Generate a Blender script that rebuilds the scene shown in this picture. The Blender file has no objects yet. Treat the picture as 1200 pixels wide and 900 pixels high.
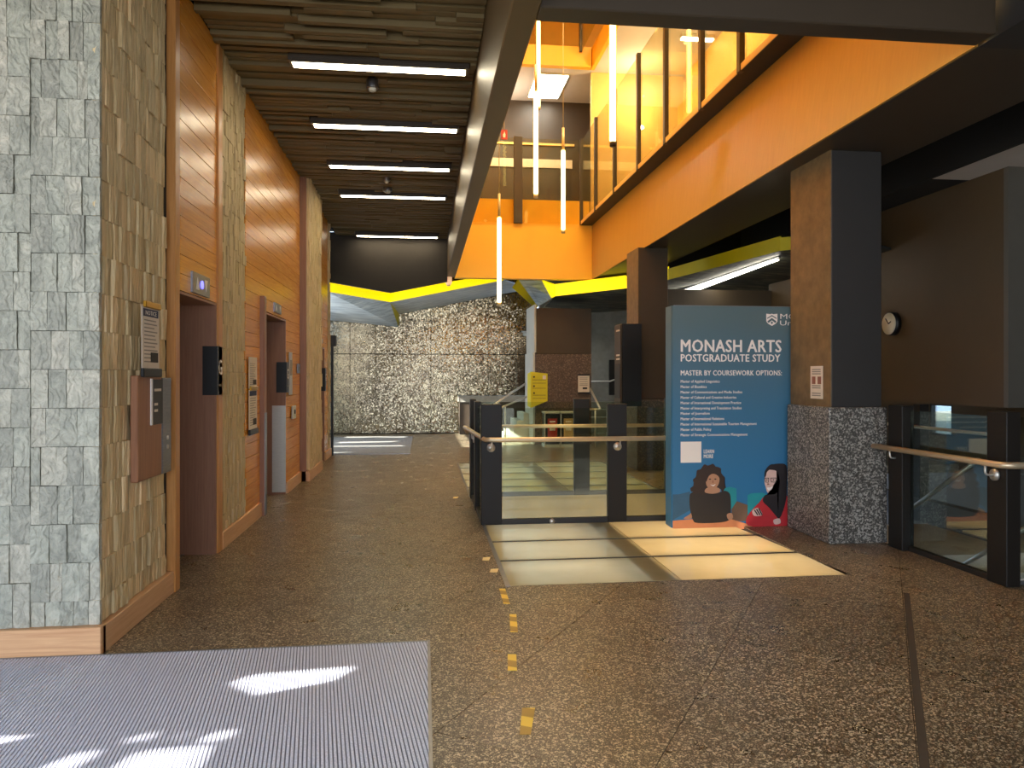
import bpy, bmesh, math, random
from mathutils import Vector, Matrix
random.seed(7)
S = bpy.context.scene
COL = S.collection
R = math.radians

# ------------------------------------------------------------------ camera
cd = bpy.data.cameras.new('camera')
cam = bpy.data.objects.new('camera', cd); COL.objects.link(cam)
cam.location = (0, 0, 1.5)
cam.rotation_euler = (R(90), 0, -math.atan(103 / 870))
cd.sensor_width = 36; cd.lens = 870 / 1200 * 36; cd.shift_y = -10 / 1200
cd.clip_start = .05; cd.clip_end = 300
S.camera = cam
# ------------------------------------------------------------------ world, sun, exposure
wd = bpy.data.worlds.new('sky'); S.world = wd; wd.use_nodes = True
bg = wd.node_tree.nodes['Background']
bg.inputs[0].default_value = (.55, .72, 1, 1); bg.inputs[1].default_value = 3.0
SUN = Vector((.80, .30, -.52)).normalized()
sl = bpy.data.lights.new('sun', 'SUN'); sl.energy = 26; sl.angle = R(.6); sl.color = (1, .95, .88)
so = bpy.data.objects.new('sun', sl); COL.objects.link(so)
so.rotation_euler = SUN.to_track_quat('-Z', 'Y').to_euler(); so.location = (-12, -4, 12)
S.view_settings.view_transform = 'Standard'; S.view_settings.look = 'None'
S.view_settings.exposure = 0.3; S.view_settings.gamma = 1
S.cycles.max_bounces = 8; S.cycles.transparent_max_bounces = 12
S.cycles.sample_clamp_indirect = 6
S.cycles.caustics_reflective = False; S.cycles.caustics_refractive = False

def area(name, loc, to, sx, sy, power, color):
    l = bpy.data.lights.new(name, 'AREA'); l.shape = 'RECTANGLE'; l.size = sx; l.size_y = sy
    l.energy = power; l.color = color
    o = bpy.data.objects.new(name, l); COL.objects.link(o); o.location = loc
    o.rotation_euler = (Vector(to) - Vector(loc)).to_track_quat('-Z', 'Z').to_euler()
    return o
DAY = (.96, .98, 1.0); WARM = (1, .78, .40); NEUT = (1, .86, .68)
area('daylight_entrance_side', (-4.05, .6, 1.7), (0, .9, 1.6), 6.4, 2.8, 150, DAY)
area('daylight_entrance_front', (.6, -3.0, 2.25), (.4, 4, 2.1), 8.5, 2.1, 230, DAY)  # entrance daylight, widened past the opening to brighten the whole hall
area('daylight_side_door', (-2.35, 16.7, 1.4), (0, 17, 1), 4.6, 2.5, 60, DAY)
area('stairwell_fill', (3.0, 17.6, 2.8), (2.6, 17.3, 0), 1.0, .8, 20, DAY)  # cool fill lamp added, hidden behind the far pier
area('light_box_right', (2.5, 6.3, -.95), (2.5, 6.3, 0), 1.15, 2.1, 36, (1, .70, .40))
area('light_box_left', (1.15, 6.3, -.95), (1.15, 6.3, 0), .9, 2.1, 5, (1, .92, .6))
area('light_box_far', (1.7, 11.0, -.95), (1.7, 11, 0), 2.2, 3.4, 30, (1, .86, .52))
area('lower_hall_light', (1.8, 7.75, -.75), (1.8, 9.4, -.42), 2.2, .3, 17, (1, .8, .48))
area('lower_stair_light', (7.8, 7.6, -.1), (7.2, 9.6, -1), 1.2, .6, 8, NEUT)
area('well_fill', (2.0, 10, 10.15), (2.0, 10, 0), 9, 2.4, 900, (1, .82, .46))  # unseen warm fill lamp added under the roof to brighten the well
def point(name, loc, power, color):
    l = bpy.data.lights.new(name, 'POINT'); l.energy = power; l.color = color; l.shadow_soft_size = .03
    o = bpy.data.objects.new(name, l); COL.objects.link(o); o.location = loc
for y in (6.5, 9.5, 12.5, 15.0): point('upper_room_fill', (4.5, y, 7.3), 62, WARM)  # bare fill lamps added to brighten the upper rooms
point('landing_fill', (1.6, 16.6, 7.2), 50, NEUT)  # bare fill lamp added over the landing, without a fixture

# ------------------------------------------------------------------ materials
def srgb(h):
    h = h.lstrip('#'); o = []
    for i in (0, 2, 4):
        v = int(h[i:i + 2], 16) / 255
        o.append(v / 12.92 if v <= .04045 else ((v + .055) / 1.055) ** 2.4)
    return tuple(o)
class NT:
    def __init__(s, name):
        s.m = bpy.data.materials.new(name); s.m.use_nodes = True
        s.t = s.m.node_tree; s.n = s.t.nodes; s.b = s.n['Principled BSDF']; s.out = s.n['Material Output']
    def add(s, typ, **kw):
        x = s.n.new(typ)
        for k, v in kw.items(): setattr(x, k, v)
        return x
    def l(s, a, b): s.t.links.new(a, b)
    def pos(s, scale=(1, 1, 1), rot=(0, 0, 0)):
        g = s.add('ShaderNodeNewGeometry'); mp = s.add('ShaderNodeMapping')
        mp.inputs['Scale'].default_value = scale; mp.inputs['Rotation'].default_value = rot
        s.l(g.outputs['Position'], mp.inputs['Vector']); return mp.outputs[0]
    def noise(s, vec, scale, detail=4, rough=.6, dist=0):
        x = s.add('ShaderNodeTexNoise'); x.inputs['Scale'].default_value = scale
        x.inputs['Detail'].default_value = detail; x.inputs['Roughness'].default_value = rough
        x.inputs['Distortion'].default_value = dist
        s.l(vec, x.inputs['Vector']); return x.outputs['Fac']
    def ramp(s, fac, stops):
        x = s.add('ShaderNodeValToRGB'); e = x.color_ramp.elements
        while len(e) < len(stops): e.new(.5)
        for i, (p, c) in enumerate(stops): e[i].position = p; e[i].color = (*c[:3], 1)
        s.l(fac, x.inputs[0]); return x.outputs[0]
    def mix(s, fac, a, b, mode='MIX'):
        x = s.add('ShaderNodeMix', data_type='RGBA', blend_type=mode)
        for i, v in ((0, fac), (6, a), (7, b)):
            if hasattr(v, 'is_linked'): s.l(v, x.inputs[i])
            else: x.inputs[i].default_value = v if i == 0 else (*v[:3], 1)
        return x.outputs[2]
    def bump(s, h, strength, dist=.01, prev=None):
        x = s.add('ShaderNodeBump'); x.inputs['Strength'].default_value = strength
        x.inputs['Distance'].default_value = dist; s.l(h, x.inputs['Height'])
        s.l(x.outputs[0], s.b.inputs['Normal']); return x
    def math(s, op, a, b=0.0):
        x = s.add('ShaderNodeMath', operation=op)
        for i, v in ((0, a), (1, b)):
            if hasattr(v, 'is_linked'): s.l(v, x.inputs[i])
            else: x.inputs[i].default_value = v
        return x.outputs[0]
    def rnd(s):
        return s.add('ShaderNodeObjectInfo').outputs['Random']

def plain(name, col, rough=.5, metal=0, var=.12, vscale=3, stretch=(1, 1, 1), bump=0, bscale=60, objvar=0, spec=.5):
    t = NT(name); c = srgb(col) if isinstance(col, str) else col
    v = t.pos(stretch); f = t.noise(v, vscale)
    o = t.ramp(f, [(.3, [x * (1 - var) for x in c]), (.7, [min(1, x * (1 + var)) for x in c])])
    if objvar:
        k = t.ramp(t.rnd(), [(0, [1 - objvar] * 3), (1, [1, 1, 1])]); o = t.mix(1.0, o, k, 'MULTIPLY')
    t.l(o, t.b.inputs['Base Color'])
    t.b.inputs['Roughness'].default_value = rough; t.b.inputs['Metallic'].default_value = metal
    t.b.inputs['Specular IOR Level'].default_value = spec
    if bump: t.bump(t.noise(v, bscale), bump, .004)
    return t.m
def emit(name, col, strength, base=None):
    t = NT(name); c = srgb(col) if isinstance(col, str) else col
    t.b.inputs['Base Color'].default_value = (*(base or c), 1)
    t.b.inputs['Emission Color'].default_value = (*c, 1); t.b.inputs['Emission Strength'].default_value = strength
    # faint procedural mottling of the diffuser
    v = t.pos(); t.l(t.ramp(t.noise(v, 3), [(.2, [x * .95 for x in c]), (.8, c)]), t.b.inputs['Emission Color'])
    return t.m
def glass(name, tint, refl=1.0, rough=.0):
    t = NT(name); t.n.remove(t.b)
    tr = t.add('ShaderNodeBsdfTransparent'); gl = t.add('ShaderNodeBsdfGlossy'); mx = t.add('ShaderNodeMixShader')
    fr = t.add('ShaderNodeFresnel'); fr.inputs[0].default_value = 1.5
    n = t.noise(t.pos(), 2); c = t.ramp(n, [(.3, [x * .98 for x in tint]), (.7, tint)]); t.l(c, tr.inputs[0])
    gl.inputs['Roughness'].default_value = rough; gl.inputs[0].default_value = (.9, .95, .92, 1)
    t.l(t.math('MULTIPLY', fr.outputs[0], refl), mx.inputs[0])
    t.l(tr.outputs[0], mx.inputs[1]); t.l(gl.outputs[0], mx.inputs[2]); t.l(mx.outputs[0], t.out.inputs[0])
    return t.m
def terrazzo(name, dark, mid, light, scale=95, rough=.34, thr=.72):
    t = NT(name); p = t.pos()
    vo = t.add('ShaderNodeTexVoronoi'); vo.inputs['Scale'].default_value = scale; t.l(p, vo.inputs['Vector'])
    sx = t.add('ShaderNodeSeparateColor'); t.l(vo.outputs['Color'], sx.inputs[0])
    a = t.ramp(sx.outputs[0], [(0, dark), (thr - .12, mid), (thr, mid), (thr + .05, light)])
    vo2 = t.add('ShaderNodeTexVoronoi'); vo2.inputs['Scale'].default_value = scale * 2.2; t.l(p, vo2.inputs['Vector'])
    sy = t.add('ShaderNodeSeparateColor'); t.l(vo2.outputs['Color'], sy.inputs[0])
    b = t.ramp(sy.outputs[1], [(0, dark), (.8, mid), (.86, light)])
    c = t.mix(.45, a, b)
    big = t.ramp(t.noise(p, .9, 5), [(.3, (.78, .78, .78)), (.7, (1.1, 1.1, 1.1))])
    c = t.mix(1.0, c, big, 'MULTIPLY')
    c = t.mix(1.0, c, t.ramp(t.rnd(), [(0, (.9, .9, .9)), (1, (1.06, 1.06, 1.06))]), 'MULTIPLY')
    t.l(c, t.b.inputs['Base Color'])
    rr = t.ramp(t.noise(p, 4, 6), [(.3, [rough - .05] * 3), (.7, [rough + .1] * 3)]); t.l(rr, t.b.inputs['Roughness'])
    return t.m
def wood(name, a, b, axis='y', rough=.38, objvar=.18, spec=.5):
    t = NT(name); st = {'y': (14, .6, 14), 'z': (14, 14, .6), 'x': (.6, 14, 14)}[axis]
    p = t.pos(st); n = t.noise(p, 4, 6, .65, .6)
    c = t.ramp(n, [(.3, srgb(a)), (.72, srgb(b))])
    k = t.ramp(t.rnd(), [(0, [1 - objvar] * 3), (1, [1, 1, 1])]); c = t.mix(1.0, c, k, 'MULTIPLY')
    t.l(c, t.b.inputs['Base Color']); t.b.inputs['Roughness'].default_value = rough
    t.b.inputs['Specular IOR Level'].default_value = spec
    t.bump(t.noise(p, 9, 4), .12, .003); return t.m
def stone(name, cols, bumpstr=.7, stretch=(1, 1, 1), scale=9):
    t = NT(name); p = t.pos(stretch)
    of = t.add('ShaderNodeVectorMath', operation='MULTIPLY_ADD')
    cv = t.add('ShaderNodeCombineXYZ'); r = t.rnd()
    for i, k in enumerate((37., 91., 53.)): t.l(t.math('MULTIPLY', r, k), cv.inputs[i])
    ad = t.add('ShaderNodeVectorMath', operation='ADD'); t.l(p, ad.inputs[0]); t.l(cv.outputs[0], ad.inputs[1])
    n = t.noise(ad.outputs[0], scale, 7, .62, 1.6)
    c = t.ramp(n, [(.25, cols[0]), (.5, cols[1]), (.75, cols[2])])
    k = t.ramp(t.math('FRACT', t.math('MULTIPLY', r, 7.3)), [(0, (.74, .74, .72)), (.5, (.95, .97, .94)), (1, (1.1, 1.06, 1.02))])
    c = t.mix(1.0, c, k, 'MULTIPLY'); t.l(c, t.b.inputs['Base Color'])
    t.b.inputs['Roughness'].default_value = .62
    w = t.add('ShaderNodeTexWave'); w.inputs['Scale'].default_value = 8; w.inputs['Distortion'].default_value = 18
    w.inputs['Detail'].default_value = 4; t.l(ad.outputs[0], w.inputs['Vector'])
    h = t.math('ADD', t.math('MULTIPLY', w.outputs['Fac'], .6), n)
    t.bump(h, bumpstr, .012); return t.m

M = {}
M['slate'] = stone('grey_green_slate', [srgb('#85857a'), srgb('#a6a496'), srgb('#c3beae')], .8)
M['split'] = stone('brown_split_stone', [srgb('#a8916a'), srgb('#d8be90'), srgb('#e8d0a6')], .6, (1, 1, .12), 16)
M['mortar'] = plain('dark_mortar', '#2a2722', .9)
M['wood'] = wood('honey_veneer', '#cc7c20', '#f2aa3c', 'y', .27, .14, .6)
M['wood_z'] = wood('honey_trim', '#b4763c', '#d29858', 'z', .34, .08)
M['skirt'] = wood('pale_skirting_wood', '#cd9c70', '#e2b88c', 'y', .45, .06)
M['skirt_x'] = wood('pale_skirting_wood_front', '#c08d62', '#dcae80', 'x', .45, .06)
M['jamb'] = wood('brown_laminate', '#8a5e46', '#9e7156', 'z', .42, .05)
M['board'] = wood('board_wood', '#8a5c40', '#a87553', 'z', .45, .03)
M['bronze'] = plain('dark_bronze_paint', '#3b3125', .45, 0, .08)
M['bronze_d'] = plain('black_brown_paint', '#221d18', .55, 0, .1)
M['edge'] = plain('beige_slab_edge', '#8f7d5c', .7)
M['beam_bronze'] = plain('bronze_beam_paint', '#584529', .42, 0, .06)
M['shaft'] = plain('charcoal_column_paint', '#2e2c2a', .5, 0, .06)
M['brown_panel'] = plain('olive_brown_panel', '#40331f', .6, 0, .06)
M['ceil_slat'] = plain('dark_timber_batten', '#70603f', .5, 0, .08, 4, (.5, 8, 8), .05, 30, 0, .4)
M['ceil_dark'] = plain('black_ceiling', '#15120f', .8)
M['ceil_mid'] = plain('dark_brown_ceiling', '#2b241d', .7)
M['wall_brown'] = plain('umber_wall_paint', '#503e25', .6, 0, .06)
M['grey_dark'] = plain('dark_grey_paint', '#5b574e', .6, 0, .06)
M['white_ceil'] = plain('white_plaster', '#cfc9c2', .8, 0, .03)
M['yellow'] = plain('yellow_ochre_paint', '#ffc33c', .45, 0, .03, 1, (1, 1, .2))
M['ochre'] = plain('warm_ochre_wood_panel', '#bd9246', .42, 0, .05, 6, (6, 6, .3))
M['cream'] = plain('cream_wall', '#e8c377', .7, 0, .05)
M['steel'] = plain('brushed_steel', '#cfcac0', .42, .8, .08, 20, (1, 1, 12))
M['steel_warm'] = plain('satin_rail_steel', '#d2bf9e', .4, .6, .05, 20)
M['steel_d'] = plain('dull_steel_plate', '#8f9196', .38, .9, .1, 12, (1, 1, 8))
M['post'] = plain('charcoal_post', '#1f1b17', .5, 0, .06, spec=.25)
M['black'] = plain('satin_black', '#121212', .4, 0, .1)
M['door_steel'] = plain('lift_door_steel', '#77777a', .35, .7, .08, 8, (1, 1, 10))
M['white'] = plain('white_print', '#ece6de', .6, 0, .03)
M['paper'] = plain('paper', '#d9cdbb', .7, 0, .05, 8)
M['ink'] = plain('black_ink', '#2b2a2a', .7)
M['navy'] = plain('navy_print', '#2b3350', .6)
M['grey_print'] = plain('grey_print', '#8d867c', .7)
M['banner'] = None
M['gold'] = plain('brass_clip', '#c79a3a', .3, .9)
M['red'] = plain('red_label', '#b02f22', .5)
M['beige_label'] = plain('beige_label', '#bd9f68', .6)
M['sign_yellow'] = plain('lime_yellow_sign', '#cfc214', .5, 0, .04)
M['grey_conc'] = plain('grey_concrete', '#8b8a80', .75, 0, .14, 6, (1, 1, 1), .2)
M['pale'] = plain('pale_render', '#c2c3bb', .7, 0, .06)
M['clockface'] = plain('clock_face', '#e6d9b8', .35, 0, .05)
M['glass'] = glass('balustrade_glass', (.90, .94, .88), .6)
M['glass_up'] = glass('tinted_upper_glass', (.95, .93, .80), .35)
M['glass_dark'] = glass('dark_stair_glass', (.80, .84, .80), .3)
M['window'] = glass('window_glass', (.93, .96, .95), .8)
M['tube'] = emit('warm_tube_light', (1, .68, .18), 7)
M['lit_shade'] = emit('lit_peach_shade', (1, .62, .36), .5)
M['tube_cap'] = plain('pale_tube_cap', '#d6c69a', .4, .3)
M['wire'] = plain('suspension_wire', '#d8c8a0', .4, .2)
M['lamp'] = emit('linear_lamp', (1, .86, .60), 22)
M['lamp_w'] = emit('white_lamp', (1, .93, .78), 16)
M['blue_led'] = emit('blue_indicator', (.12, .12, 1), 3)
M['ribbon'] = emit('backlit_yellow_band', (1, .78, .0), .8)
M['sun_green'] = plain('sunlit_hedge', '#8a9a3a', .8, 0, .5, 8)
M['pave'] = plain('outside_paving', '#a9a49b', .8)
M['floor'] = terrazzo('dark_terrazzo', srgb('#352c22'), srgb('#5a4a36'), srgb('#e8d6b4'), 125, .30, .80)
M['floor_base'] = plain('dark_joint', '#3a312a', .7)
M['granite'] = terrazzo('speckled_granite', srgb('#26241f'), srgb('#55524c'), srgb('#c6c0b4'), 75, .4, .66)
M['granite_b'] = terrazzo('brown_granite', srgb('#3b2d22'), srgb('#5c4938'), srgb('#86715a'), 55, .45, .75)
M['beam_face'] = plain('textured_ochre_concrete', '#76603e', .6, 0, .25, 9, (1, 1, 1), .35, 40)

def hammered():
    t = NT('hammered_steel'); p = t.pos()
    vo = t.add('ShaderNodeTexVoronoi'); vo.inputs['Scale'].default_value = 36; t.l(p, vo.inputs['Vector'])
    g = t.add('ShaderNodeNewGeometry'); n = t.add('ShaderNodeTexNoise'); n.inputs['Scale'].default_value = 3; t.l(p, n.inputs['Vector'])
    a = t.add('ShaderNodeVectorMath', operation='SUBTRACT'); t.l(vo.outputs['Color'], a.inputs[0]); a.inputs[1].default_value = (.5, .5, .5)
    b = t.add('ShaderNodeVectorMath', operation='SCALE'); t.l(a.outputs[0], b.inputs[0]); b.inputs['Scale'].default_value = .16
    c = t.add('ShaderNodeVectorMath', operation='ADD'); t.l(b.outputs[0], c.inputs[0]); t.l(g.outputs['Normal'], c.inputs[1])
    d = t.add('ShaderNodeVectorMath', operation='NORMALIZE'); t.l(c.outputs[0], d.inputs[0]); t.l(d.outputs[0], t.b.inputs['Normal'])
    t.b.inputs['Metallic'].default_value = 1; t.b.inputs['Roughness'].default_value = .2
    t.l(t.ramp(n.outputs['Fac'], [(.3, srgb('#7a6e5b')), (.7, srgb('#94886f'))]), t.b.inputs['Base Color'])
    return t.m
M['hammered'] = hammered()
def brushed_sky():
    t = NT('streaked_metal_soffit'); p = t.pos((.5, 5, 5))
    n = t.noise(p, 2.2, 6, .6, .8)
    t.l(t.ramp(n, [(.28, srgb('#7d8d97')), (.5, srgb('#b4c2ca')), (.72, srgb('#e4ecec'))]), t.b.inputs['Base Color'])  # pale blue tones put reflected daylight into the base colour
    t.b.inputs['Metallic'].default_value = .15; t.b.inputs['Roughness'].default_value = .35; return t.m
M['soffit'] = brushed_sky()
def marble():
    t = NT('dark_veined_soffit'); p = t.pos((.7, 2.2, 3)); n = t.noise(p, 1.6, 7, .62, 1.8)
    t.l(t.ramp(n, [(.3, srgb('#14181b')), (.5, srgb('#2e3230')), (.62, srgb('#70705a')), (.8, srgb('#2b3238'))]), t.b.inputs['Base Color'])
    t.b.inputs['Roughness'].default_value = .55; return t.m
M['marble'] = marble()
def frosted():
    t = NT('frosted_floor_glass'); t.n.remove(t.b)
    p = t.pos(); c = t.ramp(t.noise(p, 1.5, 5), [(.3, (.58, .52, .33)), (.7, (.68, .61, .40))])
    tl = t.add('ShaderNodeBsdfTranslucent'); df = t.add('ShaderNodeBsdfDiffuse'); gl = t.add('ShaderNodeBsdfGlossy')
    t.l(c, tl.inputs[0]); t.l(c, df.inputs[0]); gl.inputs['Roughness'].default_value = .06
    m1 = t.add('ShaderNodeMixShader'); m1.inputs[0].default_value = .35; t.l(tl.outputs[0], m1.inputs[1]); t.l(df.outputs[0], m1.inputs[2])
    fr = t.add('ShaderNodeFresnel'); fr.inputs[0].default_value = 1.5
    m2 = t.add('ShaderNodeMixShader'); t.l(fr.outputs[0], m2.inputs[0]); t.l(m1.outputs[0], m2.inputs[1]); t.l(gl.outputs[0], m2.inputs[2])
    t.l(m2.outputs[0], t.out.inputs[0]); return t.m
M['frost'] = frosted()
def tape():
    t = NT('hazard_stripes'); p = t.pos((1, 1, 1), (0, 0, R(28)))
    w = t.add('ShaderNodeTexWave', bands_direction='Y', wave_profile='SAW'); w.inputs['Scale'].default_value = 1.9
    t.l(p, w.inputs['Vector'])
    t.l(t.ramp(w.outputs['Fac'], [(0, srgb('#f0cc48')), (.5, srgb('#f0cc48')), (.53, srgb('#a8842f')), (1, srgb('#b08c34'))]), t.b.inputs['Base Color'])
    t.b.inputs['Roughness'].default_value = .45; return t.m
M['tape'] = tape()
M['tape_pale'] = plain('worn_tape', '#e0c98c', .5)
def mats():
    t = NT('grey_mat_fibre'); p = t.pos(); n = t.noise(p, 160, 3)
    t.l(t.ramp(n, [(.3, srgb('#bcc0d0')), (.7, srgb('#e8ebfa'))]), t.b.inputs['Base Color']); t.b.inputs['Roughness'].default_value = .85
    t.bump(t.noise(p, 400, 2), .4, .003); return t.m
M['mat'] = mats()
M['mat_gap'] = plain('mat_backing', '#8e91a0', .8)
M['mat_pale'] = plain('pale_side_mat', '#8d8a86', .8, 0, .2, 20)
def bann():
    t = NT('blue_banner_print'); p = t.pos((.7, 1, 1.1)); n = t.noise(p, 1.2, 3)
    z = t.add('ShaderNodeSeparateXYZ'); t.l(t.pos(), z.inputs[0])      # base colour runs from slate at the top to blue lower down
    k = t.math('ADD', t.math('MULTIPLY', z.outputs[2], .45), t.math('MULTIPLY', n, .15))
    t.l(t.ramp(k, [(.25, srgb('#2a72a2')), (.6, srgb('#386f90')), (1.0, srgb('#556c70'))]), t.b.inputs['Base Color']); t.b.inputs['Roughness'].default_value = .45
    return t.m
M['banner'] = bann()
def flat(n, c, r=.55): M[n] = plain('print_' + n, c, r, 0, .06, 9)
for n, c in dict(skin1='#b48668', skin2='#d9b8ac', hair1='#33241c', hair2='#1b1416', knit='#2a2420', redjacket='#c02a30', tablewood='#d98c5c', teal='#1f8f98', stripe='#efe6e2', rosy='#8d5a48', shadowblue='#335d79', browny='#6e5644').items(): flat(n, c)

# ------------------------------------------------------------------ object helpers
W = {}
def _props(o, label=None, cat=None, group=None, kind=None):
    if label: o['label'] = label
    if cat: o['category'] = cat
    if group: o['group'] = group
    if kind: o['kind'] = kind
    return o
def root(name, loc, label, cat, group=None, kind=None):
    o = bpy.data.objects.new(name, None); COL.objects.link(o); o.empty_display_size = .1
    o.location = loc; W[o.name] = Vector(loc); return _props(o, label, cat, group, kind)
def mk(name, verts, faces, mat, parent=None, smooth=False, **pr):
    verts = [Vector(v) for v in verts]
    if parent is not None: off = W[parent.name]
    else:
        xs, ys, zs = zip(*verts); off = Vector(((min(xs) + max(xs)) / 2, (min(ys) + max(ys)) / 2, min(zs)))
    me = bpy.data.meshes.new(name); me.from_pydata([v - off for v in verts], [], faces)
    bm = bmesh.new(); bm.from_mesh(me); bmesh.ops.recalc_face_normals(bm, faces=bm.faces); bm.to_mesh(me); bm.free()
    if smooth:
        for p in me.polygons: p.use_smooth = True
    me.materials.append(mat)
    o = bpy.data.objects.new(name, me); COL.objects.link(o); W[o.name] = off
    if parent is not None: o.parent = parent
    if parent is None: o.location = off
    else: W[o.name] = off
    return _props(o, **pr)
class MB:
    def __init__(s): s.v = []; s.f = []
    def add(s, v, f):
        n = len(s.v); s.v += [tuple(p) for p in v]; s.f += [[i + n for i in q] for q in f]; return s
    def box(s, x0, x1, y0, y1, z0, z1):
        v = [(x, y, z) for z in (z0, z1) for y in (y0, y1) for x in (x0, x1)]
        return s.add(v, [(0, 2, 3, 1), (4, 5, 7, 6), (0, 1, 5, 4), (2, 6, 7, 3), (0, 4, 6, 2), (1, 3, 7, 5)])
    def bevbox(s, x0, x1, y0, y1, z0, z1, b):
        bm = bmesh.new(); bmesh.ops.create_cube(bm, size=1)
        for v in bm.verts: v.co = Vector(((x0 + x1) / 2 + v.co.x * (x1 - x0), (y0 + y1) / 2 + v.co.y * (y1 - y0), (z0 + z1) / 2 + v.co.z * (z1 - z0)))
        bmesh.ops.bevel(bm, geom=bm.edges[:], offset=b, segments=1, affect='EDGES')
        bm.verts.index_update(); s.add([v.co[:] for v in bm.verts], [[v.index for v in f.verts] for f in bm.faces]); bm.free(); return s
    def prism(s, poly, axis, a, b):
        n = len(poly); f3 = {'z': lambda p, h: (p[0], p[1], h), 'y': lambda p, h: (p[0], h, p[1]), 'x': lambda p, h: (h, p[0], p[1])}[axis]
        v = [f3(p, a) for p in poly] + [f3(p, b) for p in poly]
        return s.add(v, [list(range(n))[::-1], list(range(n, 2 * n))] + [[i, (i + 1) % n, n + (i + 1) % n, n + i] for i in range(n)])
    def cyl(s, p, q, r, seg=12, r2=None):
        return s.tube([p, q], [r, r if r2 is None else r2], seg)
    def tube(s, pts, r, seg=10):
        pts = [Vector(p) for p in pts]; rs = r if isinstance(r, (list, tuple)) else [r] * len(pts)
        rings = []; up = None
        for i, p in enumerate(pts):
            t = (pts[min(i + 1, len(pts) - 1)] - pts[max(i - 1, 0)]).normalized()
            if up is None: up = Vector((0, 0, 1)) if abs(t.z) < .9 else Vector((1, 0, 0))
            sd = t.cross(up).normalized(); up = sd.cross(t).normalized()
            rings.append([p + (sd * math.cos(2 * math.pi * k / seg) + up * math.sin(2 * math.pi * k / seg)) * rs[i] for k in range(seg)])
        v = [c for rg in rings for c in rg]; f = []
        for i in range(len(pts) - 1):
            for k in range(seg): f.append([i * seg + k, i * seg + (k + 1) % seg, (i + 1) * seg + (k + 1) % seg, (i + 1) * seg + k])
        f.append(list(range(seg))[::-1]); f.append([(len(pts) - 1) * seg + k for k in range(seg)])
        return s.add(v, f)
    def build(s, name, mat, parent=None, smooth=False, **pr): return mk(name, s.v, s.f, mat, parent, smooth, **pr)
def box(name, x0, x1, y0, y1, z0, z1, mat, parent=None, bev=0, **pr):
    m = MB(); m.bevbox(x0, x1, y0, y1, z0, z1, bev) if bev else m.box(x0, x1, y0, y1, z0, z1)
    return m.build(name, mat, parent, **pr)
def cyl(name, p, q, r, mat, parent=None, seg=12, smooth=True, **pr): return MB().cyl(p, q, r, seg).build(name, mat, parent, smooth, **pr)
def bend(pts, rad=.06, n=5):
    pts = [Vector(p) for p in pts]; out = [pts[0]]
    for a, b, c in zip(pts, pts[1:], pts[2:]):
        u = (a - b).normalized(); w = (c - b).normalized()
        for i in range(n + 1):
            t = i / n; p0 = b + u * rad; p2 = b + w * rad
            out.append(p0 * (1 - t) ** 2 + b * 2 * t * (1 - t) + p2 * t * t)
    return out + [pts[-1]]
def shared(name, me, parent, loc, scale, rotz=0):
    o = bpy.data.objects.new(name, me); COL.objects.link(o); o.parent = parent
    o.location = Vector(loc) - W[parent.name]; o.scale = scale; o.rotation_euler = (0, 0, rotz); return o
def unit(name, fn, mat):
    m = MB(); fn(m); me = bpy.data.meshes.new(name); me.from_pydata(m.v, [], m.f)
    bm = bmesh.new(); bm.from_mesh(me); bmesh.ops.recalc_face_normals(bm, faces=bm.faces); bm.to_mesh(me); bm.free()
    me.materials.append(mat); return me
def struct(name, loc, label, cat): return root(name, loc, label, cat, None, 'structure')
def text(name, body, x0, z0, w, h, y, mat, parent, bold=.0, face='-y', fixed=None):
    """lettering laid in the plane y (facing -Y) or, for '+x', in the plane x=y (facing +X, running along +Y)"""
    c = bpy.data.curves.new('lettering', 'FONT'); c.body = body; c.size = 1; c.space_character = 1.0 + bold * 2.2
    c.resolution_u = 2
    t = bpy.data.objects.new('lettering_tmp', c); COL.objects.link(t)
    dg = bpy.context.evaluated_depsgraph_get(); me = bpy.data.meshes.new_from_object(t.evaluated_get(dg))
    bpy.data.objects.remove(t); bpy.data.curves.remove(c)
    if bold > 0:
        bm = bmesh.new(); bm.from_mesh(me); g0 = bm.verts[:] + bm.edges[:] + bm.faces[:]
        for k, (dx, dy) in enumerate(((bold, 0), (-bold, 0), (0, bold * .5), (bold * .6, -bold * .4), (-bold * .6, -bold * .4))):
            d = bmesh.ops.duplicate(bm, geom=g0)['geom']
            bmesh.ops.translate(bm, verts=[q for q in d if isinstance(q, bmesh.types.BMVert)], vec=(dx, dy, (k + 1) * .0001))
        bm.to_mesh(me); bm.free()
    xs = [v.co.x for v in me.vertices]; ys = [v.co.y for v in me.vertices]; dz = [v.co.z for v in me.vertices]
    ax, bx, ay, by = min(xs), max(xs), min(ys), max(ys)
    off = W[parent.name]
    for v, e in zip(me.vertices, dz):
        u = x0 + (v.co.x - ax) / (bx - ax) * w
        q = z0 + ((v.co.y - ay) / (by - ay) * h if fixed is None else v.co.y * fixed)
        v.co = (Vector((u, y - e, q)) if face == '-y' else Vector((y + e, u, q))) - off
    me.materials.clear(); me.materials.append(mat)
    o = bpy.data.objects.new(name, me); COL.objects.link(o); o.parent = parent; W[o.name] = off; return o

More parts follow.
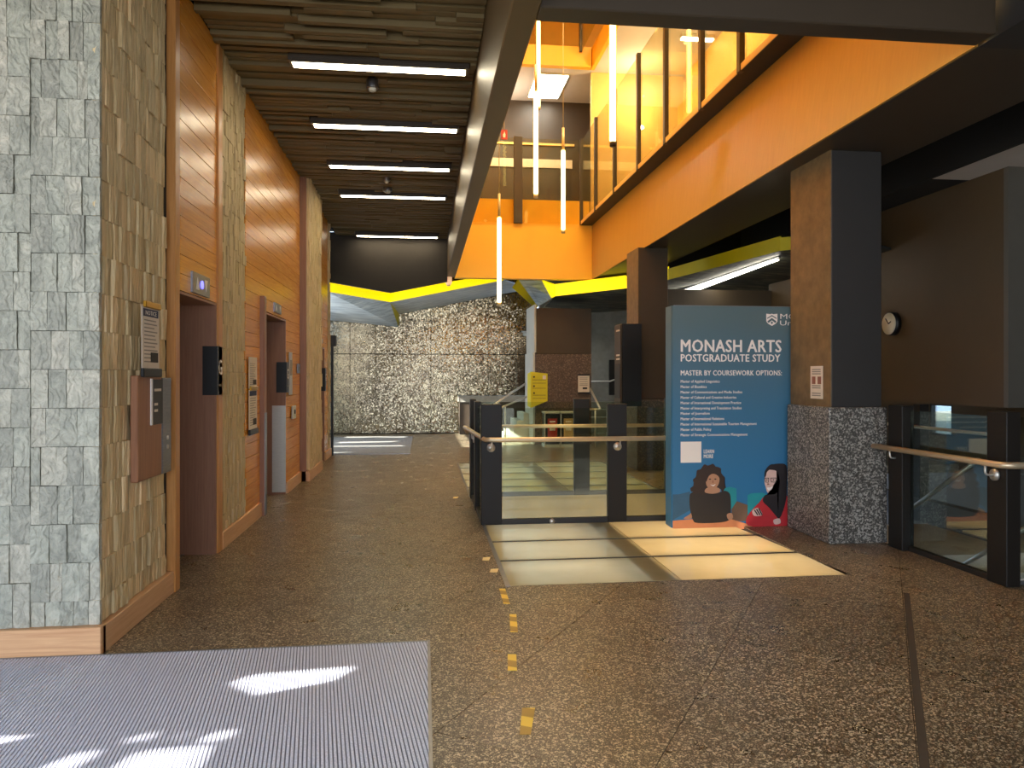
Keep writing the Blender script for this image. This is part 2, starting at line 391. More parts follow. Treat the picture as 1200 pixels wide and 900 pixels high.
# ================================================================== SETTING: floor
fl = struct('floor', (0, 0, 0), 'dark speckled terrazzo floor laid in diagonal slabs', 'floor')
m = MB()
for x0, x1, y0, y1 in ((-4.2, 9, -3.2, 4.85), (-2.1, 4.12, 4.85, 5.25), (-2.1, .58, 5.25, 9.5), (3.15, 4.12, 5.25, 9.5)):
    m.box(x0, x1, y0, y1, -.14, -.005)
m.build('floor_bed', M['floor_base'], fl)
m = MB()
for x0, x1, y0, y1 in ((-2.1, .58, 9.5, 12.76), (3.08, 4.3, 9.5, 12.76), (-2.5, 9, 12.76, 19.4), (4.12, 9, 11.6, 12.76)):
    m.box(x0, x1, y0, y1, -.14, 0)
m.build('far_floor', M['floor'], fl)
A = R(56.7); ua = Vector((math.cos(A), math.sin(A))); ub = Vector((math.sin(A), -math.cos(A)))
REG = ((-4.2, 4.6, 1.7, 4.85), (-2.1, 4.12, 4.85, 5.25), (-2.1, .58, 5.25, 9.5), (3.15, 4.12, 5.25, 9.5), (4.6, 5.6, 1.7, 4.85))
def clip(poly, x0, x1, y0, y1):
    for ax, lim, sg in ((0, x0, 1), (0, x1, -1), (1, y0, 1), (1, y1, -1)):
        out = []
        for i, p in enumerate(poly):
            q = poly[(i + 1) % len(poly)]; a = (p[ax] - lim) * sg; b = (q[ax] - lim) * sg
            if a >= 0: out.append(p)
            if a * b < 0: t = a / (a - b); out.append((p[0] + (q[0] - p[0]) * t, p[1] + (q[1] - p[1]) * t))
        poly = out
        if len(poly) < 3: return []
    return poly
PA, PB, g = .45 * 2, .55 * 2, .0018
for i in range(-14, 14):
    for j in range(-6, 14):
        b0 = .12 + i * PA; a0 = 2.65 + j * PB + (PB / 2 if i % 2 else 0)
        q = [ua * (a0 + u) + ub * (b0 + w) for u, w in ((g, g), (PB - g, g), (PB - g, PA - g), (g, PA - g))]
        q = [(p.x, p.y) for p in q]; mb = MB()
        for rg in REG:
            c = clip(q, *rg)
            if len(c) >= 3:
                if c[0] and abs(sum(c[k][0] * c[(k + 1) % len(c)][1] - c[(k + 1) % len(c)][0] * c[k][1] for k in range(len(c)))) < .002: continue
                mb.prism(c, 'z', -.005, 0)
        if mb.v: mb.build('slab', M['floor'], fl)
m = MB(); p0 = Vector((3.30, 4.76)); p1 = Vector((1.30, 1.72)); d = (p1 - p0).normalized(); n = Vector((-d.y, d.x)) * .018
m.prism([tuple(p0 + n), tuple(p1 + n), tuple(p1 - n), tuple(p0 - n)], 'z', -.004, .0012)
m.build('joint_strip', M['floor_base'], fl)

# glass floor lit from below
gf = struct('glass_floor', (1.9, 6.3, 0), 'frosted glass floor panels lit from below in front of and behind the balustrade', 'floor')
def panel(x0, x1, x2, x3, y0, y1):      # open underneath so the light boxes reach the glass
    v = [(x0, y0, .0), (x1, y0, .0), (x2, y1, .0), (x3, y1, .0)]
    lo = [(a, b, -.02) for a, b, _ in v]
    return mk('glass_panel', v + lo, [(0, 1, 2, 3)] + [(i, (i + 1) % 4, 4 + (i + 1) % 4, 4 + i) for i in range(4)], M['frost'], gf)
xr = lambda y: 3.19 - (y - 5.25) * .07
for y0, y1 in ((5.27, 5.95), (6.01, 6.64), (6.70, 7.42)):
    panel(.61, 1.872, 1.872, .61, y0, y1); panel(1.880, xr(y0), xr(y1), 1.880, y0, y1)
for k in range(5):
    y0 = 9.30 + k * .69; panel(.58, 1.876, 1.876, .58, y0, y0 + .62); panel(1.884, 3.05, 3.05, 1.884, y0, y0 + .62)
m = MB()
for y0, y1 in ((5.95, 6.01), (6.64, 6.70), (7.42, 7.55), (5.24, 5.27)): m.box(.58, 3.2, y0, y1, -.10, -.004)
for k in range(5): m.box(.56, 3.1, 9.30 + k * .69 - .07, 9.30 + k * .69, -.10, -.004)
m.box(.56, 3.1, 12.68, 12.76, -.1, -.004); m.build('cross_beam', M['bronze_d'], gf)
m = MB(); m.box(.575, .61, 5.24, 7.5, -.12, .004); m.box(.55, .58, 9.2, 12.76, -.12, .004); m.build('edge_angle', M['steel_d'], gf)
for x0, x1 in ((1.64, 1.86),): box('joist', x0, x1, 5.25, 7.5, -.22, -.022, M['bronze_d'], gf)
box('joist', 1.64, 1.86, 9.25, 12.7, -.22, -.022, M['bronze_d'], gf)
# lower hall seen through the void
lo = struct('wall_lower', (1.9, 9.6, -3.6), 'cream lower hall walls and floor seen down through the void', 'wall')
m = MB(); m.box(-.5, 9, -1, 20, -3.8, -3.6); m.build('lower_floor', M['pave'], lo)
m = MB(); m.box(.5, 3.2, 9.55, 9.65, -3.6, -.32); m.box(.45, .55, 5, 13, -3.6, -1.2); m.box(3.2, 3.3, 5, 13, -3.6, -.14); m.build('lower_panel', M['cream'], lo)
m = MB(); m.box(.5, 3.2, 9.20, 9.24, -.32, -.004); m.box(.5, .55, 7.5, 9.2, -.32, -.004); m.box(3.1, 3.2, 7.5, 9.2, -.32, -.004); m.box(.5, 3.2, 7.50, 7.54, -.5, -.1)
m.build('slab_edge', M['edge'], lo)

# ================================================================== left wall
XW = -1.74
wl = struct('wall_left', (XW, 9, 0), 'long left wall of honey timber planks and split stone with three lift openings', 'wall')
m = MB()
m.box(-4.2, -1.775, 4.262, 5.30, 0, 4.4)
OPEN = ((5.5, 6.5, 2.107), (8.48, 9.66, 2.2), (12.3, 13.32, 1.985))
lasty = 5.30
for y0, y1, h in OPEN:
    m.box(-2.6, -1.765, lasty, y0 - .001, 0, 4.4); m.box(-2.6, -1.765, y0 - .001, y1 + .001, h, 4.4); lasty = y1 + .001
m.box(-2.6, -1.765, lasty, 14.15, 0, 4.4); m.build('wall_core', M['mortar'], wl)
# stone front (wall beside the entrance)
wf = struct('wall_entrance', (-2.4, 4.225, 0), 'grey-green slate tiled wall face at the left beside the mat', 'wall')
def tile_mesh(k, mat, amp):
    rg = random.Random(k)
    def fn(m):
        n = 4; fr = []
        for j in range(n):
            for i in range(n):
                e = i in (0, n - 1) or j in (0, n - 1)
                fr.append((-.5 + i / (n - 1), -1 - (rg.uniform(-amp, amp) + (0 if e else .25 * amp)), -.5 + j / (n - 1)))
        ring = [(i, 0) for i in range(n)] + [(n - 1, j) for j in range(1, n)] + [(i, n - 1) for i in range(n - 2, -1, -1)] + [(0, j) for j in range(n - 2, 0, -1)]
        bk = [(-.5 + i / (n - 1), 0, -.5 + j / (n - 1)) for i, j in ring]
        f = [(j * n + i, j * n + i + 1, (j + 1) * n + i + 1, (j + 1) * n + i) for j in range(n - 1) for i in range(n - 1)]
        L = len(ring)
        for a in range(L):
            b = (a + 1) % L; f.append((ring[a][1] * n + ring[a][0], ring[b][1] * n + ring[b][0], n * n + b, n * n + a))
        m.add(fr + bk, f)
    return unit('stone_tile', fn, mat)
SL = [tile_mesh(k, M['slate'], .14) for k in range(6)]
SP = [tile_mesh(50 + k, M['split'], .14) for k in range(6)]
rows = [.155] + [1.532 + k * .2075 for k in range(-6, 14)]
rows = sorted(z for z in rows if z < 4.38) + [4.4]
rg = random.Random(3)
def fill(x0, x1, zs, lo, hi):
    for z0, z1 in zip(zs, zs[1:]):
        x = x1
        while x > x0 + .01:
            w = rg.uniform(lo, hi); w = (x - x0) if x - x0 - w < lo * .8 else w
            yield x - w, x, z0, z1; x -= w
for a, b, z0, z1 in list(fill(-2.085, XW + .005, rows, .05, .095)) + list(fill(-2.40, -2.085, [.155] + [z + .105 for z in rows[1:-2]] + [4.4], .06, .13)):
    dpt = rg.uniform(.022, .036); g = .0015
    shared('stone', SL[rg.randrange(6)], wf, ((a + b) / 2, 4.262, (z0 + z1) / 2), (b - a - 2 * g, dpt, z1 - z0 - 2 * g))
m = MB()
for a, b, z0, z1 in fill(-4.2, -2.40, rows, .1, .2): m.box(a + .002, b - .002, 4.262 - rg.uniform(.022, .036), 4.262, z0 + .002, z1 - .002)
m.build('far_stones', M['slate'], wf, kind='stuff')
rows2 = [z for z in rows if z < 4.1]
bandtop = True
for a, b, z0, z1 in fill(4.24, 5.285, rows2, .05, .087):
    dpt = rg.uniform(.016, .038); g = .0008
    shared('stone', SP[rg.randrange(6)], wl, (-1.775, (a + b) / 2, (z0 + z1) / 2), (b - a - 2 * g, dpt, z1 - z0 - 2 * g), R(90))
# narrow stone bands further along
def band(y0, y1, x, seed):
    r2 = random.Random(seed); m = MB()
    for z0, z1 in zip(rows, rows[1:]):
        y = y0
        while y < y1 - .01:
            w = min(r2.uniform(.025, .075), y1 - y); e = r2.uniform(.012, .034); hh = r2.uniform(.3, .7) * (z1 - z0) if r2.random() < .4 else 0
            if hh: m.box(x - .03, x + e, y, y + w - .002, z0, z0 + hh - .002); m.box(x - .03, x + r2.uniform(.012, .034), y, y + w - .002, z0 + hh, z1 - .002)
            else: m.box(x - .03, x + e, y, y + w - .002, z0, z1 - .002)
            y += w
    return m
mtop = MB(); mtop.box(-1.775, -1.745, 4.24, 5.285, rows2[-1], 4.4); mtop.build('top_stones', M['split'], wl)
band(6.635, 7.515, XW - .02, 5).build('stone_band', M['split'], wl, kind='stuff')
band(10.80, 12.09, -1.64, 6).build('stone_band', M['split'], wl, kind='stuff')
band(13.75, 14.14, XW - .02, 8).build('stone_band', M['split'], wl, kind='stuff')
box('pier_core', -1.78, -1.655, 10.745, 12.10, 0, 4.35, M['jamb'], wl)
# planks
PL = unit('plank_board', lambda m: m.bevbox(-.5, .5, -.5, .5, -.5, .5, .012), M['wood'])
def plank(y0, y1, z0, z1, x=XW): shared('plank', PL, wl, (x - .012, (y0 + y1) / 2, (z0 + z1) / 2), (.03, y1 - y0 - .003, z1 - z0 - .004))
hs = .1385
def bay(y0, y1, oy0, oy1, oh, zs0):
    z = zs0
    while z < 4.3:
        z1 = min(z + hs, 4.34)
        if z1 <= oh + .01:
            for a, b in ((y0, oy0), (oy1, y1)):
                if b - a > .03: plank(a, b, z, z1)
        elif z < oh - .01: 
            for a, b in ((y0, oy0), (oy1, y1)):
                if b - a > .03: plank(a, b, z, z1)
            plank(oy0, oy1, oh + .004, z1)
        else: plank(y0, y1, z, z1)
        z = z1
bay(5.46, 6.505, 5.46, 6.505, 2.107, .155 + .002)
bay(7.516, 10.72, 8.48, 9.66, 2.2, .13)
bay(12.12, 13.74, 12.3, 13.32, 1.985, .13)
for y0, y1, xx in ((5.365, 5.46, -1.705), (6.505, 6.63, -1.72)): box('upright_trim', -1.78, xx, y0, y1, 0, 4.34, M['wood_z'], wl, .004)
box('fin', -1.78, -1.69, 8.165, 8.275, 0, 2.35, M['jamb'], wl, .004)
box('fin_steel', -1.69, -1.684, 8.165, 8.275, .01, 1.1, M['steel_d'], wl, 0, label='steel clad lower half of the fin')
# skirting
bf = struct('baseboard_front', (-2.4, 4.22, 0), 'pale timber skirting under the slate wall face', 'baseboard')
MB().bevbox(-4.2, -1.715, 4.195, 4.262, 0, .155, .004).build('board', M['skirt_x'], bf)
bl = struct('baseboard_left', (-1.73, 9, 0), 'pale timber skirting along the foot of the left wall', 'baseboard')
for a, b, x in ((4.225, 5.362, -1.715), (6.632, 8.16, -1.715), (9.70, 10.74, -1.715), (10.745, 12.1, -1.60), (13.40, 14.16, -1.715)):
    box('board', -1.79, x, a, b, 0, .15, M['skirt'], bl, .004)
# lift doors
for k, (y0, y1, h) in enumerate(OPEN):
    d = struct('door_%d' % (k + 1), (-1.9, (y0 + y1) / 2, 0), ('nearest lift doorway with a brown reveal beside the stone wall', 'middle lift doorway with steel kick plates', 'farthest lift doorway at the end of the timber wall')[k], 'lift door')
    box('jamb', -2.05, XW + .004, y0, y0 + .02, 0, h, M['jamb'], d); box('jamb', -2.05, XW + .004, y1 - .02, y1, 0, h, M['jamb'], d)
    box('head', -2.05, XW + .004, y0 + .02, y1 - .02, h - .02, h, M['jamb'], d)
    ym = (y0 + y1) / 2
    box('door_leaf', -2.08, -2.03, y0 + .02, ym - .002, 0, h - .02, M['door_steel'], d); box('door_leaf', -2.08, -2.03, ym + .002, y1 - .02, 0, h - .02, M['door_steel'], d)
    box('sill', -2.03, -1.99, y0 + .02, y1 - .02, -.002, .006, M['steel_d'], d)
    if k == 1: box('kick_plate', -1.90, XW + .006, y1 - .026, y1 - .02, .03, 1.12, M['steel'], d)
# lift indicators, signs
for k, (y0, y1, z0, z1, lab) in enumerate(((5.81, 6.25, 2.125, 2.285, 'steel lift indicator with blue arrow above the nearest doorway'),
        (8.88, 9.28, 2.24, 2.35, 'steel lift indicator above the middle lift doorway'), (12.4, 13.0, 2.05, 2.13, 'steel lift indicator above the farthest lift doorway'))):
    t = root('lift_indicator', (XW, (y0 + y1) / 2, z0), lab, 'indicator', 'lift indicators')
    box('plate', XW, XW + .02, y0, y1, z0, z1, M['steel_d'], t, .003)
    ym = (y0 + y1) / 2; zc = (z0 + z1) / 2; q = (z1 - z0) * .3
    MB().prism([(ym - .15, zc - q), (ym - .07, zc - q), (ym - .11, zc + q)], 'x', XW + .02, XW + .023).build('arrow', M['white'], t)
    MB().prism([(ym + .07, zc + q), (ym + .15, zc + q), (ym + .11, zc - q)], 'x', XW + .02, XW + .023).build('arrow', M['white'], t)
    if k == 0: cyl('led', (XW + .018, ym, zc), (XW + .026, ym, zc), .032, M['blue_led'], t, label='glowing blue level light')
for k, (y, z0, z1, dd) in enumerate(((6.48, 1.335, 1.745, .10), (9.634, 1.285, 1.668, .105), (13.30, 1.23, 1.63, .10))):
    t = root('lift_sign', (XW, y, z0), ('black wrap-around level sign with white letter on the nearest lift doorway', 'black wrap-around level sign on the middle lift doorway', 'black wrap-around level sign on the farthest lift doorway')[k], 'sign', 'lift level signs')
    box('reveal_face', XW - dd, XW + .02, y - .012, y, z0, z1, M['black'], t)
    box('wall_face', XW + .006, XW + .02, y, y + .14, z0, z1, M['black'], t)
    text('letter', 'G', y + .02, z0 + .17, .11, .13, XW + .0215, M['white'], t, .02, '+x')
    box('small_print', XW + .02, XW + .0212, y + .04, y + .11, z0 + .075, z0 + .09, M['grey_print'], t)

# wooden call board beside lift 1
t = root('call_panel_board', (-1.70, 4.93, .86), 'timber board with steel call strip and black sign on the stone wall', 'call panel')
box('board', -1.735, -1.69, 4.645, 5.05, .86, 1.50, M['board'], t, .006)
box('steel_strip', -1.735, -1.685, 5.055, 5.215, .86, 1.485, M['steel_d'], t, .003)
box('black_sign', -1.69, -1.684, 4.87, 5.05, 1.19, 1.475, M['black'], t)
box('sign_edge', -1.69, -1.683, 4.845, 4.87, 1.19, 1.48, M['white'], t)
for z, w in ((1.40, .12), (1.31, .06), (1.27, .06)): box('printed_line', -1.684, -1.683, 4.90, 4.90 + w, z, z + .016, M['paper'], t)
for z in (1.09, 1.03): cyl('button', (-1.686, 5.135, z), (-1.678, 5.135, z), .014, M['steel'], t)
def notice(name, y0, y1, z0, z1, x, label, group, head=True, word=None, clip=None):
    t = root(name, (x, (y0 + y1) / 2, z0), label, 'notice', group)
    box('sheet', x, x + .004, y0, y1, z0, z1, M['paper'], t)
    w = y1 - y0; h = z1 - z0
    if head: box('heading', x + .004, x + .005, y0 + .06 * w, y1 - .06 * w, z1 - .15 * h, z1 - .03 * h, M['navy'], t)
    if word: text('lettering', word, y0 + .18 * w, z1 - .125 * h, .64 * w, .07 * h, x + .006, M['white'], t, .02, '+x')
    zz = z1 - .22 * h
    while zz > z0 + .12 * h:
        box('printed_line', x + .004, x + .005, y0 + .12 * w, y1 - random.uniform(.1, .4) * w, zz, zz + .02 * h, M['grey_print'], t); zz -= .06 * h
    box('printed_picture', x + .005, x + .006, y0 + .48 * w, y0 + .92 * w, z0 + .12 * h, z0 + .28 * h, M['ink'], t)
    if clip: 
        box('clip', x - .002, x + .02, y0 + .1 * w, y1 - .02 * w, z1 - .005, z1 + .035, M['gold'], t, .004)
        box('weight_bar', x - .002, x + .02, y0 - .01, y1 + .01, z0 - .045, z0 + .01, M['black'], t, .004)
    return t
notice('notice_sheet', 4.70, 4.99, 1.535, 1.92, -1.69, 'curled paper notice in a gold clip above the timber call board', 'lift notices', True, 'NOTICE', True)
notice('notice_sheet', 7.60, 7.95, 1.37, 1.685, -1.724, 'upper paper notice on the planks between the first two lifts', 'lift notices', False)
notice('notice_sheet', 7.60, 7.95, .95, 1.355, -1.724, 'lower paper notice with dark bar on the planks between two lifts', 'lift notices', True, None, True)
t = root('lift_plate', (-1.724, 9.95, 1.1), 'tall narrow notice strip on the planks right of middle lift', 'plate')
box('sheet', -1.724, -1.714, 9.80, 10.0, 1.25, 1.80, M['steel'], t, .003); box('printed_line', -1.714, -1.713, 9.83, 9.97, 1.5, 1.7, M['grey_print'], t)
t = root('call_button_box', (-1.724, 10.1, .93), 'pale grey lift call box on the planks right of middle lift', 'call panel')
box('case', -1.724, -1.70, 9.98, 10.2, .93, 1.10, M['pale'], t, .004); cyl('button', (-1.70, 10.09, 1.02), (-1.692, 10.09, 1.02), .03, M['ink'], t)
t = root('wall_plate', (-1.724, 10.5, 1.53), 'small steel wall plate near the stone pier', 'plate')
box('plate', -1.724, -1.712, 10.4, 10.6, 1.53, 1.66, M['steel_d'], t, .003); box('switch', -1.712, -1.706, 10.46, 10.54, 1.57, 1.62, M['grey_print'], t)

# ================================================================== ceiling
ce = struct('ceiling', (-.6, 9, 4.36), 'dark corridor ceiling of uneven timber battens', 'ceiling')
m = MB(); m.box(-1.79, .48, -3.2, 15.15, 4.36, 4.46); m.box(-4.3, -1.79, -3.2, 4.3, 4.36, 4.46); m.build('ceiling_deck', M['ceil_dark'], ce)
LY = (6.74, 8.36, 9.97, 11.58, 14.88); LX = ((-1.15, .37), (-1.20, .36), (-1.23, .33), (-1.26, .32), (-1.31, .26))
SLT = unit('batten_board', lambda m: m.box(-.5, .5, -.5, .5, -.5, .5), M['ceil_slat'])
r3 = random.Random(11); y = 4.95; ns = 0
while y < 15.1:
    segs = [(-1.735, .468)]
    for ly, (a, b) in zip(LY, LX):
        if abs(y - ly) < .14: segs = [(-1.735, a - .04), (b + .04, .468)]
    for s0, s1 in segs:
        x = s0
        while x < s1 - .02:
            w = min(r3.uniform(.5, 1.7), s1 - x)
            if s1 - x - w < .15: w = s1 - x
            dz = r3.choice((.03, .045, .06, .075, .09))
            shared('batten', SLT, ce, (x + w / 2, y, 4.36 - dz / 2), (w - .004, r3.uniform(.05, .078), dz)); x += w; ns += 1
    y += .086
for k, (ly, (a, b)) in enumerate(zip(LY, LX)):
    t = root('ceiling_light', ((a + b) / 2, ly, 4.24), 'linear ceiling light, %s of the five along the corridor' % ('nearest', 'second nearest', 'middle one', 'fourth', 'farthest')[k], 'ceiling light', 'corridor ceiling lights')
    m = MB(); m.box(a - .03, b + .03, ly - .09, ly + .09, 4.27, 4.36); m.box(a - .03, a, ly - .09, ly + .09, 4.25, 4.27); m.box(b, b + .03, ly - .09, ly + .09, 4.25, 4.27)
    m.box(a, b, ly - .085, ly - .06, 4.245, 4.27); m.box(a, b, ly + .06, ly + .085, 4.245, 4.27)
    m.build('housing', M['bronze'], t); box('diffuser', a, b, ly - .06, ly + .06, 4.243, 4.268, M['lamp'], t)
for k, (x, yy, r) in enumerate(((-.49, 7.19, .06), (-.525, 10.58, .05), (-.54, 11.17, .07))):
    t = root('smoke_detector', (x, yy, 4.22), ('round smoke detector between the two nearest ceiling lights', 'small round detector just beyond the middle ceiling light', 'wide round detector right before the fourth ceiling light')[k], 'detector', 'ceiling detectors')
    MB().tube([(x, yy, 4.36), (x, yy, 4.24), (x, yy, 4.235)], [r * .9, r, r * .98], 16).build('base', M['steel_d'], t, True)
    MB().tube([(x, yy, 4.236), (x, yy, 4.215), (x, yy, 4.205)], [r * .7, r * .6, r * .3], 16).build('dome', M['pale'], t, True)
# other ceilings
c2 = struct('ceiling_hall', (2, 0, 4.3), 'dark plain ceilings over the hall sides and far end', 'ceiling')
m = MB(); m.box(.48, 3.52, -3.2, 4.02, 4.3, 4.4); m.box(-2.6, 4.4, 15.6, 19.4, 4.3, 4.4); m.box(-2.6, .5, 14.16, 15.6, 4.46, 4.5)
m.build('ceiling_deck', M['ceil_mid'], c2)
m = MB(); m.box(4.38, 9, -3.2, 19.4, 4.2, 4.3); m.box(5.58, 5.62, -3.2, 12.6, 3.69, 4.2); m.build('side_deck', M['ceil_dark'], c2)
box('white_soffit', 5.62, 9, 3.2, 7.7, 3.70, 4.2, M['white_ceil'], c2); box('shaded_soffit', 5.62, 9, 7.7, 12.6, 3.70, 4.2, M['ceil_dark'], c2)  # far stretch of the white soffit coloured dark where its light falls off

# beams
b1 = struct('trim_1', (.55, 9, 3.52), 'long dark bronze beam between battened ceiling and light well', 'beam')
MB().bevbox(.473, .634, -3.2, 15.35, 3.52, 4.40, .008).build('beam_casing', M['beam_bronze'], b1)
b2 = struct('trim_2', (2, 4.1, 3.52), 'dark bronze beam crossing at the near end of the light well', 'beam')
MB().bevbox(.63, 3.36, 4.02, 4.19, 3.52, 4.40, .008).build('beam_casing', M['bronze'], b2)
b3 = struct('trim_3', (3.9, 6, 3.52), 'deep dark beam with ochre fascia along the right of the light well', 'beam')
xl = lambda y: 3.535 - (15.35 - y) * .0135      # the lower edge runs slightly out of parallel with the upper floor
for ya, yb_, mm in ((-3.2, 4.2, M['shaft']), (4.2, 15.5, M['bronze'])):  # near stretch coloured darker to offset the daylight falling on it
    v = []
    for y in (ya, yb_): v += [(xl(y), y, 3.52), (4.38, y, 3.52), (4.38, y, 4.66), (3.535, y, 4.66)]
    mk('beam_casing', v, [(0, 1, 2, 3), (4, 5, 6, 7), (0, 1, 5, 4), (1, 2, 6, 5), (2, 3, 7, 6), (3, 0, 4, 7)], mm, b3)
v, f = [], []
for k in range(25):
    y = 4.2 + 11.15 * k / 24; v += [(xl(y) - .02, y, 3.525), (xl(y), y, 3.525), (3.535, y, 4.66), (3.515, y, 4.66)]
    if k: f += [(4 * k - 4 + a, 4 * k - 4 + (a + 1) % 4, 4 * k + (a + 1) % 4, 4 * k + a) for a in range(4)]
mk('ochre_fascia', v, f + [(0, 1, 2, 3), (96, 97, 98, 99)], M['ochre'], b3)
box('ledge', 3.27, 3.54, 4.2, 15.4, 4.662, 4.70, M['bronze_d'], b3)
box('ledge_trim', 3.262, 3.30, 4.2, 15.4, 4.67, 4.735, M['cream'], b3)

# light well upper storeys
wu = struct('wall_upper', (2.1, 15.4, 3.52), 'yellow painted upper walls and floors around the light well', 'wall')
box('yellow_end_fascia', .63, 3.52, 15.35, 15.55, 3.52, 4.66, M['yellow'], wu)
box('yellow_low_band', .63, 3.5, 15.56, 15.64, 4.66, 5.22, M['yellow'], wu)  # low yellow panel behind the end glass
m = MB(); m.box(.4, 5.7, 15.55, 17.6, 4.45, 4.66); m.box(4.38, 5.7, 4.0, 15.55, 4.45, 4.66); m.build('upper_floor', M['bronze'], wu)
m = MB(); m.box(.63, 3.5, 15.35, 15.5, 8.0, 8.42); m.box(3.52, 3.6, 4.2, 15.5, 8.0, 8.42); m.build('second_fascia', M['yellow'], wu)
m = MB(); m.box(.4, 5.7, 15.5, 17.6, 8.0, 8.2); m.box(3.6, 5.7, 4.2, 15.5, 8.0, 8.2); m.build('upper_soffit', M['white_ceil'], wu)
box('dark_end_wall', .3, 5.7, 17.4, 17.5, 4.66, 8.0, M['bronze'], wu)
m = MB(); m.box(.36, .474, 4.0, 17.5, 4.41, 10.2); m.box(.4, 5.7, 3.9, 4.018, 4.41, 10.2); m.build('side_walls', M['yellow'], wu)
m = MB(); m.box(3.56, 5.6, 15.6, 15.7, 4.66, 8.0); m.box(5.6, 5.7, 4.0, 17.5, 4.66, 10.2); m.box(.4, 5.7, 17.5, 17.6, 8.2, 10.2); m.build('far_walls', M['cream'], wu)
box('well_roof', .3, 5.8, 3.9, 17.7, 10.2, 10.3, M['cream'], wu)
m = MB(); m.box(.5, 3.55, 17.36, 17.4, 6.95, 7.0); m.build('cream_bar', M['cream'], wu)  # thin cream bar across the dark end wall
box('pale_strip', .6, 3.5, 17.37, 17.4, 6.42, 6.62, M['paper'], wu)  # plain pale strip across the dark end wall
m = MB()
for q in (9.0, 12.2): m.box(5.56, 5.6, q, q + .95, 4.66, 6.9)
m.build('upper_doors', M['ochre'], wu)
t = root('soffit_light', (2.6, 16.4, 7.95), 'bright white rectangular ceiling light on the upper landing', 'ceiling light')
box('frame', 2.38, 3.12, 15.75, 17.1, 7.97, 8.0, M['pale'], t); box('diffuser', 2.41, 3.09, 15.78, 17.07, 7.955, 7.975, M['lamp_w'], t)
t = root('strip_light', (5.2, 13.8, 7.9), 'short white strip light behind the upper right glass', 'ceiling light')
box('housing', 4.85, 5.5, 13.6, 13.72, 7.93, 8.0, M['pale'], t); box('diffuser', 4.87, 5.48, 13.61, 13.71, 7.90, 7.935, M['lamp_w'], t)
t = root('fire_point_sign', (1.57, 15.2, 6.36), 'small red fire sign with white symbol hanging over the landing', 'sign')
box('plate', 1.57, 1.705, 15.2, 15.21, 6.36, 6.56, M['red'], t)
MB().prism([(1.615, 6.40), (1.66, 6.40), (1.665, 6.46), (1.645, 6.53), (1.63, 6.49), (1.61, 6.46)], 'y', 15.197, 15.2).build('flame_symbol', M['white'], t)
cyl('rod', (1.637, 15.205, 6.56), (1.637, 15.205, 8.0), .006, M['wire'], t, 6)
t = root('upper_balustrade', (3.27, 9.8, 4.70), 'tall tinted glass balustrade with bronze posts along the right upper edge', 'balustrade', None)
PY = [15.29, 13.97, 12.55, 11.11, 9.81, 8.49, 7.39, 6.2, 5.0]
for y0, y1 in zip(PY[1:], PY): box('glass_pane', 3.279, 3.291, y0 + .05, y1 - .01, 4.735, 6.43, M['glass_up'], t)
for y0 in PY: box('post', 3.25, 3.31, y0 - .02, y0 + .06, 4.66, 6.46, M['bronze'], t, .004)
t = root('landing_balustrade', (2, 15.3, 4.70), 'tinted glass balustrade with one dark post at the far landing', 'balustrade')
box('glass_pane', .64, 1.845, 15.30, 15.312, 4.67, 6.43, M['glass_up'], t); box('glass_pane', 2.03, 3.24, 15.30, 15.312, 4.67, 6.43, M['glass_up'], t)
box('post', 1.847, 2.026, 15.26, 15.33, 4.66, 6.46, M['bronze'], t, .004)
t = root('top_balustrade', (2, 15.4, 8.42), 'topmost amber glass balustrade seen at the top of the well', 'balustrade')
box('glass_pane', .64, 3.24, 15.36, 15.372, 8.30, 9.35, M['glass_up'], t); box('handrail', .64, 3.28, 15.33, 15.38, 8.95, 9.0, M['bronze'], t)
box('post', 3.24, 3.30, 15.3, 15.38, 8.30, 9.4, M['bronze'], t, .004); box('side_pane', 3.279, 3.291, 11, 15.29, 8.30, 9.35, M['glass_up'], t)
# pendant tubes
for k, (x, yy, z0, z1, r, lab) in enumerate(((2.143, 8.3, 4.17, 5.67, .038, 'glowing warm tube pendant nearest the right upper glass'),
        (2.437, 12.9, 4.06, 5.47, .038, 'glowing tube pendant hung in front of the far glass corner'),
        (1.252, 12.4, 2.72, 4.15, .036, 'lowest hanging tube pendant in front of yellow end fascia'),
        (1.632, 10.8, 4.16, 5.67, .034, 'tube pendant just left of middle beside the higher one'),
        (1.949, 12.6, 6.11, 7.58, .034, 'highest tube pendant at the top of the light well'))):
    t = root('pendant_tube', (x, yy, z0), lab, 'pendant light', 'pendant tubes in the light well')
    MB().tube([(x, yy, z0), (x, yy, z0 + .02), (x, yy, z1 - .02), (x, yy, z1)], [r * .7, r, r, r * .8], 12).build('tube', M['tube'], t, True)
    cyl('end_cap', (x, yy, z0 - .05), (x, yy, z0), r * .95, M['bronze'] if k == 0 else M['tube_cap'], t)
    cyl('top_cap', (x, yy, z1), (x, yy, z1 + .40), r * .62, M['tube_cap'], t); cyl('wire', (x, yy, z1 + .4), (x, yy, 10.2), .006, M['wire'], t, 6)

